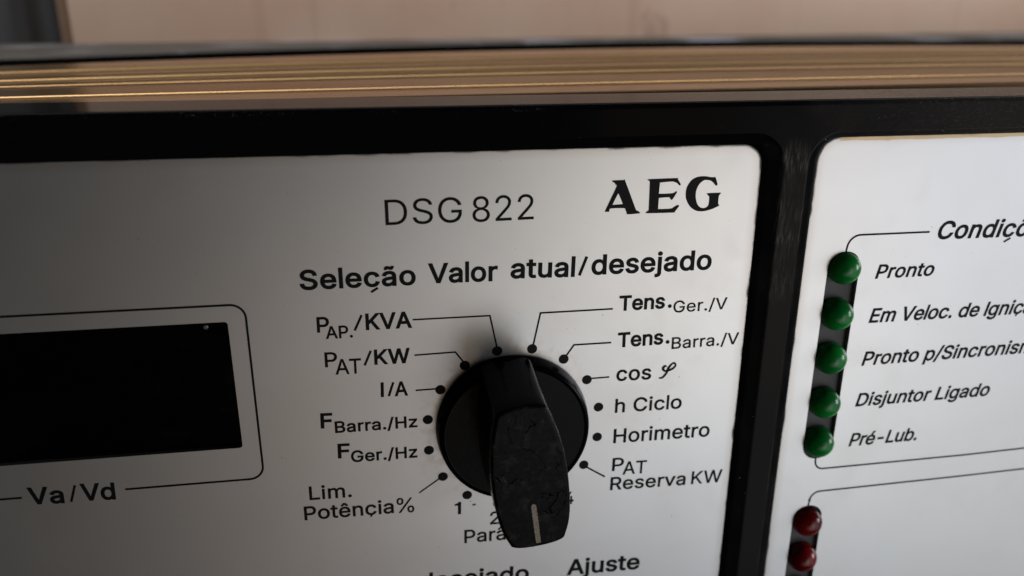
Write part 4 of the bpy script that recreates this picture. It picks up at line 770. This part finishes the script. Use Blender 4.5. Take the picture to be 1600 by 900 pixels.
mb = MB()
for a, b in zip(rg, rg[1:]): mb.strip(a, b)
mb.fill([rg[0]])
mb.fill([rg[-1]])                        # the worn finger face
grip = obj('grip', mb.v, mb.f, M_GLOSS, knob, kpt(0, 0, 0), smooth=40)
grip.data.materials.append(M_GRIP)
for f in grip.data.polygons:
    if f.center.y < -15.6*MM: f.material_index = 1
mb = MB()
lp = [kpt(x, y, 16.02) for x, y in ((-0.36, -4.5), (-0.25, -4.22), (0.0, -4.12), (0.26, -4.24), (0.36, -4.5), (0.40, -8), (0.36, -10.9), (-0.33, -10.9), (-0.38, -7.5))]
mb.fill([lp])
obj('pointer_mark', mb.v, mb.f, M_POINTER, knob, kpt(0, -7, 16))

# --- indicator domes ------------------------------------------------------
for nm, s in (('lamp_slot', SLOT1), ('lamp_slot', SLOT2)):
    mb = MB(); mb.box(s[0]-.8, s[1]+.8, s[2]-.8, s[3]+.8, -2.2, -0.92)
    obj(nm, mb.v, mb.f, M_SLOT, right, (53.1, (s[2]+s[3])/2, -2))
def dome():
    v = MB(); r = 2.62
    pr = [(r+.05, -0.9), (r, 0.0)] + [(r*math.cos(math.radians(a)), 0.86*r*math.sin(math.radians(a))) for a in range(8, 90, 8)]
    rg = [[(53.1+q*math.cos(2*math.pi*i/40), q*math.sin(2*math.pi*i/40), z+0.2) for i in range(40)] for q, z in pr]
    for a, b in zip(rg, rg[1:]): v.strip(a, b)
    v.fill([rg[-1]]); return v
d = dome()
cols = [(24.45, 'g'), (16.5, 'g'), (8.65, 'g'), (0.42, 'g'), (-7.15, 'g'), (-23.25, 'r'), (-30.95, 'r'), (-38.7, 'r'), (-46.0, 'r')]
tilt = [(.06, -.05), (0, -.03), (.02, 0), (.05, .04), (.07, -.05), (.07, .03), (-.02, .02), (0, 0), (0, 0)]
protos = {}
for (y, c), (tx, ty) in zip(cols, tilt):
    if c not in protos:
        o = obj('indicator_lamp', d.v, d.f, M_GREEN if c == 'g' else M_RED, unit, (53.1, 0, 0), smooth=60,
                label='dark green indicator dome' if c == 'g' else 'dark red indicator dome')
        protos[c] = o
    else:
        o = protos[c].copy(); C.objects.link(o); o.parent = unit
    o.location = W(Vector((53.1+rnd.uniform(-.1, .1), y, 0)) - ORIG[unit.name])
    o.rotation_euler = (tx*2, rnd.uniform(-3, 3), ty*2)

# --- gold passivated housing behind the frame ------------------------------
def lerp3(x, tab):
    (x0, a), (x1, b), (x2, c) = tab
    return a*(x-x1)*(x-x2)/((x0-x1)*(x0-x2)) + b*(x-x0)*(x-x2)/((x1-x0)*(x1-x2)) + c*(x-x0)*(x-x1)/((x2-x0)*(x2-x1))
HY = 50.35
near = [(-71, -13.5), (2, -18.4), (84, -23.3)]
far = [(-98, -80.5), (18, -115.0), (155, -119.5)]
def prof_y(s, x):
    y = 0.0
    for r, hgt, wd in ((0.125, 0.335, 0.0075), (0.265, 0.36, 0.0085), (0.405, 0.45, 0.0105), (0.63, 0.60, 0.015), (0.335, 0.12, 0.006), (0.50, 0.18, 0.010), (0.80, 0.2, 0.018)):
        y += hgt*math.exp(-((s-r)/wd)**2)
    y += 0.5*max(0, min(1, (s-0.14)/0.11))
    y -= 0.3*max(0, (s-0.9)/0.1)**2 + 0.12*max(0, (0.02-s)/0.02)**2
    return y
S = [i/500 for i in range(501)]
XS = [-119 + 314*i/24 for i in range(25)]
grid = []
for s in S:
    row = []
    for x in XS:
        zn = lerp3(max(-110, min(120, x)), near); zf = lerp3(max(-118, min(165, x)), far)
        row.append((x, HY+prof_y(s, x)*(zn-zf)/70.0, zn+(zf-zn)*s))
    grid.append(row)
mb = MB()
nx = len(XS)
mb.add([p for r in grid for p in r], [(i*nx+j, i*nx+j+1, (i+1)*nx+j+1, (i+1)*nx+j) for i in range(len(S)-1) for j in range(nx-1)])
dn = lambda row: [(p[0], -61.0, p[2]) for p in row]
mb.strip(grid[0], dn(grid[0]), False); mb.strip(grid[-1], dn(grid[-1]), False)
lft = [r[0] for r in grid]; rgt = [r[-1] for r in grid]
mb.strip(lft, dn(lft), False); mb.strip(rgt, dn(rgt), False)
obj('housing', mb.v, mb.f, M_GOLD, unit, (14, 0, -60), smooth=30)

# ================================================================ things behind
# grey metal ledge
fr_ = [(-114.5, -126.0), (26, -180.0), (191.5, -182.0)]
mb = MB(); xs = [-260 + 700*i/28 for i in range(29)]
def fz(x): return lerp3(max(-125, min(185, x)), fr_)
sec = [(0, -62), (0, -1.0), (0.5, -0.35), (1.4, 0), (260, 0), (260, -62)]
rows = [[(x, 49.4+dy+0.0, fz(x)-dz) for x in xs] for dz, dy in sec]
for a, b in zip(rows, rows[1:]): mb.strip(a, b, False)
mb.strip(rows[-1], rows[0], False)
mb.add([r[0] for r in rows], [tuple(range(len(rows)))]); mb.add([r[-1] for r in rows], [tuple(range(len(rows)))])
ledge = obj('metal_ledge', mb.v, mb.f, M_LEDGE, None, (80, -12, -250), smooth=30)
ledge['label'] = 'grey metal ledge with pale smudges along the back of the gold housing'; ledge['category'] = 'ledge'

mb = MB()  # added black strip, stands in for the shade in the gap
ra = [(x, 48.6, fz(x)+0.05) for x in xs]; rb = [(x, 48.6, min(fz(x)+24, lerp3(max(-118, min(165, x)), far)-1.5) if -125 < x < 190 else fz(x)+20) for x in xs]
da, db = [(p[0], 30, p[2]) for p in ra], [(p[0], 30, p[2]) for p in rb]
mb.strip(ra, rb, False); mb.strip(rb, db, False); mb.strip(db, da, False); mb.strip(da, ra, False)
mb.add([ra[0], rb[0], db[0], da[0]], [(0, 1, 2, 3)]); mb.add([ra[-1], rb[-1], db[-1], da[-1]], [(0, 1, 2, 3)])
obj('gap_shade', mb.v, mb.f, M_DARKGAP, ledge, (80, 48, -150))

# cardboard box
def oblong(mb, p, q, dep, y0, y1):
    dx, dz = q[0]-p[0], q[1]-p[1]; L = math.hypot(dx, dz); nx_, nz = dz/L*dep, -dx/L*dep
    if nz > 0: nx_, nz = -nx_, -nz
    c = [(p[0], p[1]), (q[0], q[1]), (q[0]+nx_, q[1]+nz), (p[0]+nx_, p[1]+nz)]
    mb.add([(x, y0, z) for x, z in c]+[(x, y1, z) for x, z in c], [(0, 1, 2, 3), (4, 5, 6, 7), (0, 1, 5, 4), (1, 2, 6, 5), (2, 3, 7, 6), (3, 0, 4, 7)])
B0, B1 = (-115.0, -181.3), (330.0, -234.0)
boxe = empty('cardboard_box', (90, 49.4, -280), 'pinkish brown cardboard box standing behind the control unit', 'box')
mb = MB(); oblong(mb, B0, B1, 190, 49.4, 98)
obj('wall', mb.v, mb.f, M_CARD, boxe, (90, 49.4, -280))
mb = MB(); oblong(mb, (B0[0]-4.2, B0[1]-2.5), (B0[0]-0.05, B0[1]-2.0), 180, 49.4, 97)
obj('flap', mb.v, mb.f, M_FLAP, boxe, (B0[0]-2, 49.4, B0[1]))

# dark cabinet at the far left
mb = MB(); oblong(mb, (-250, -176), (-120.0, -187), 120, 49.4, 110)
cab = obj('dark_cabinet', mb.v, mb.f, M_CAB, None, (-170, 49.4, -200))
cab['label'] = 'dark grey upright cabinet left of the cardboard box'; cab['category'] = 'cabinet'
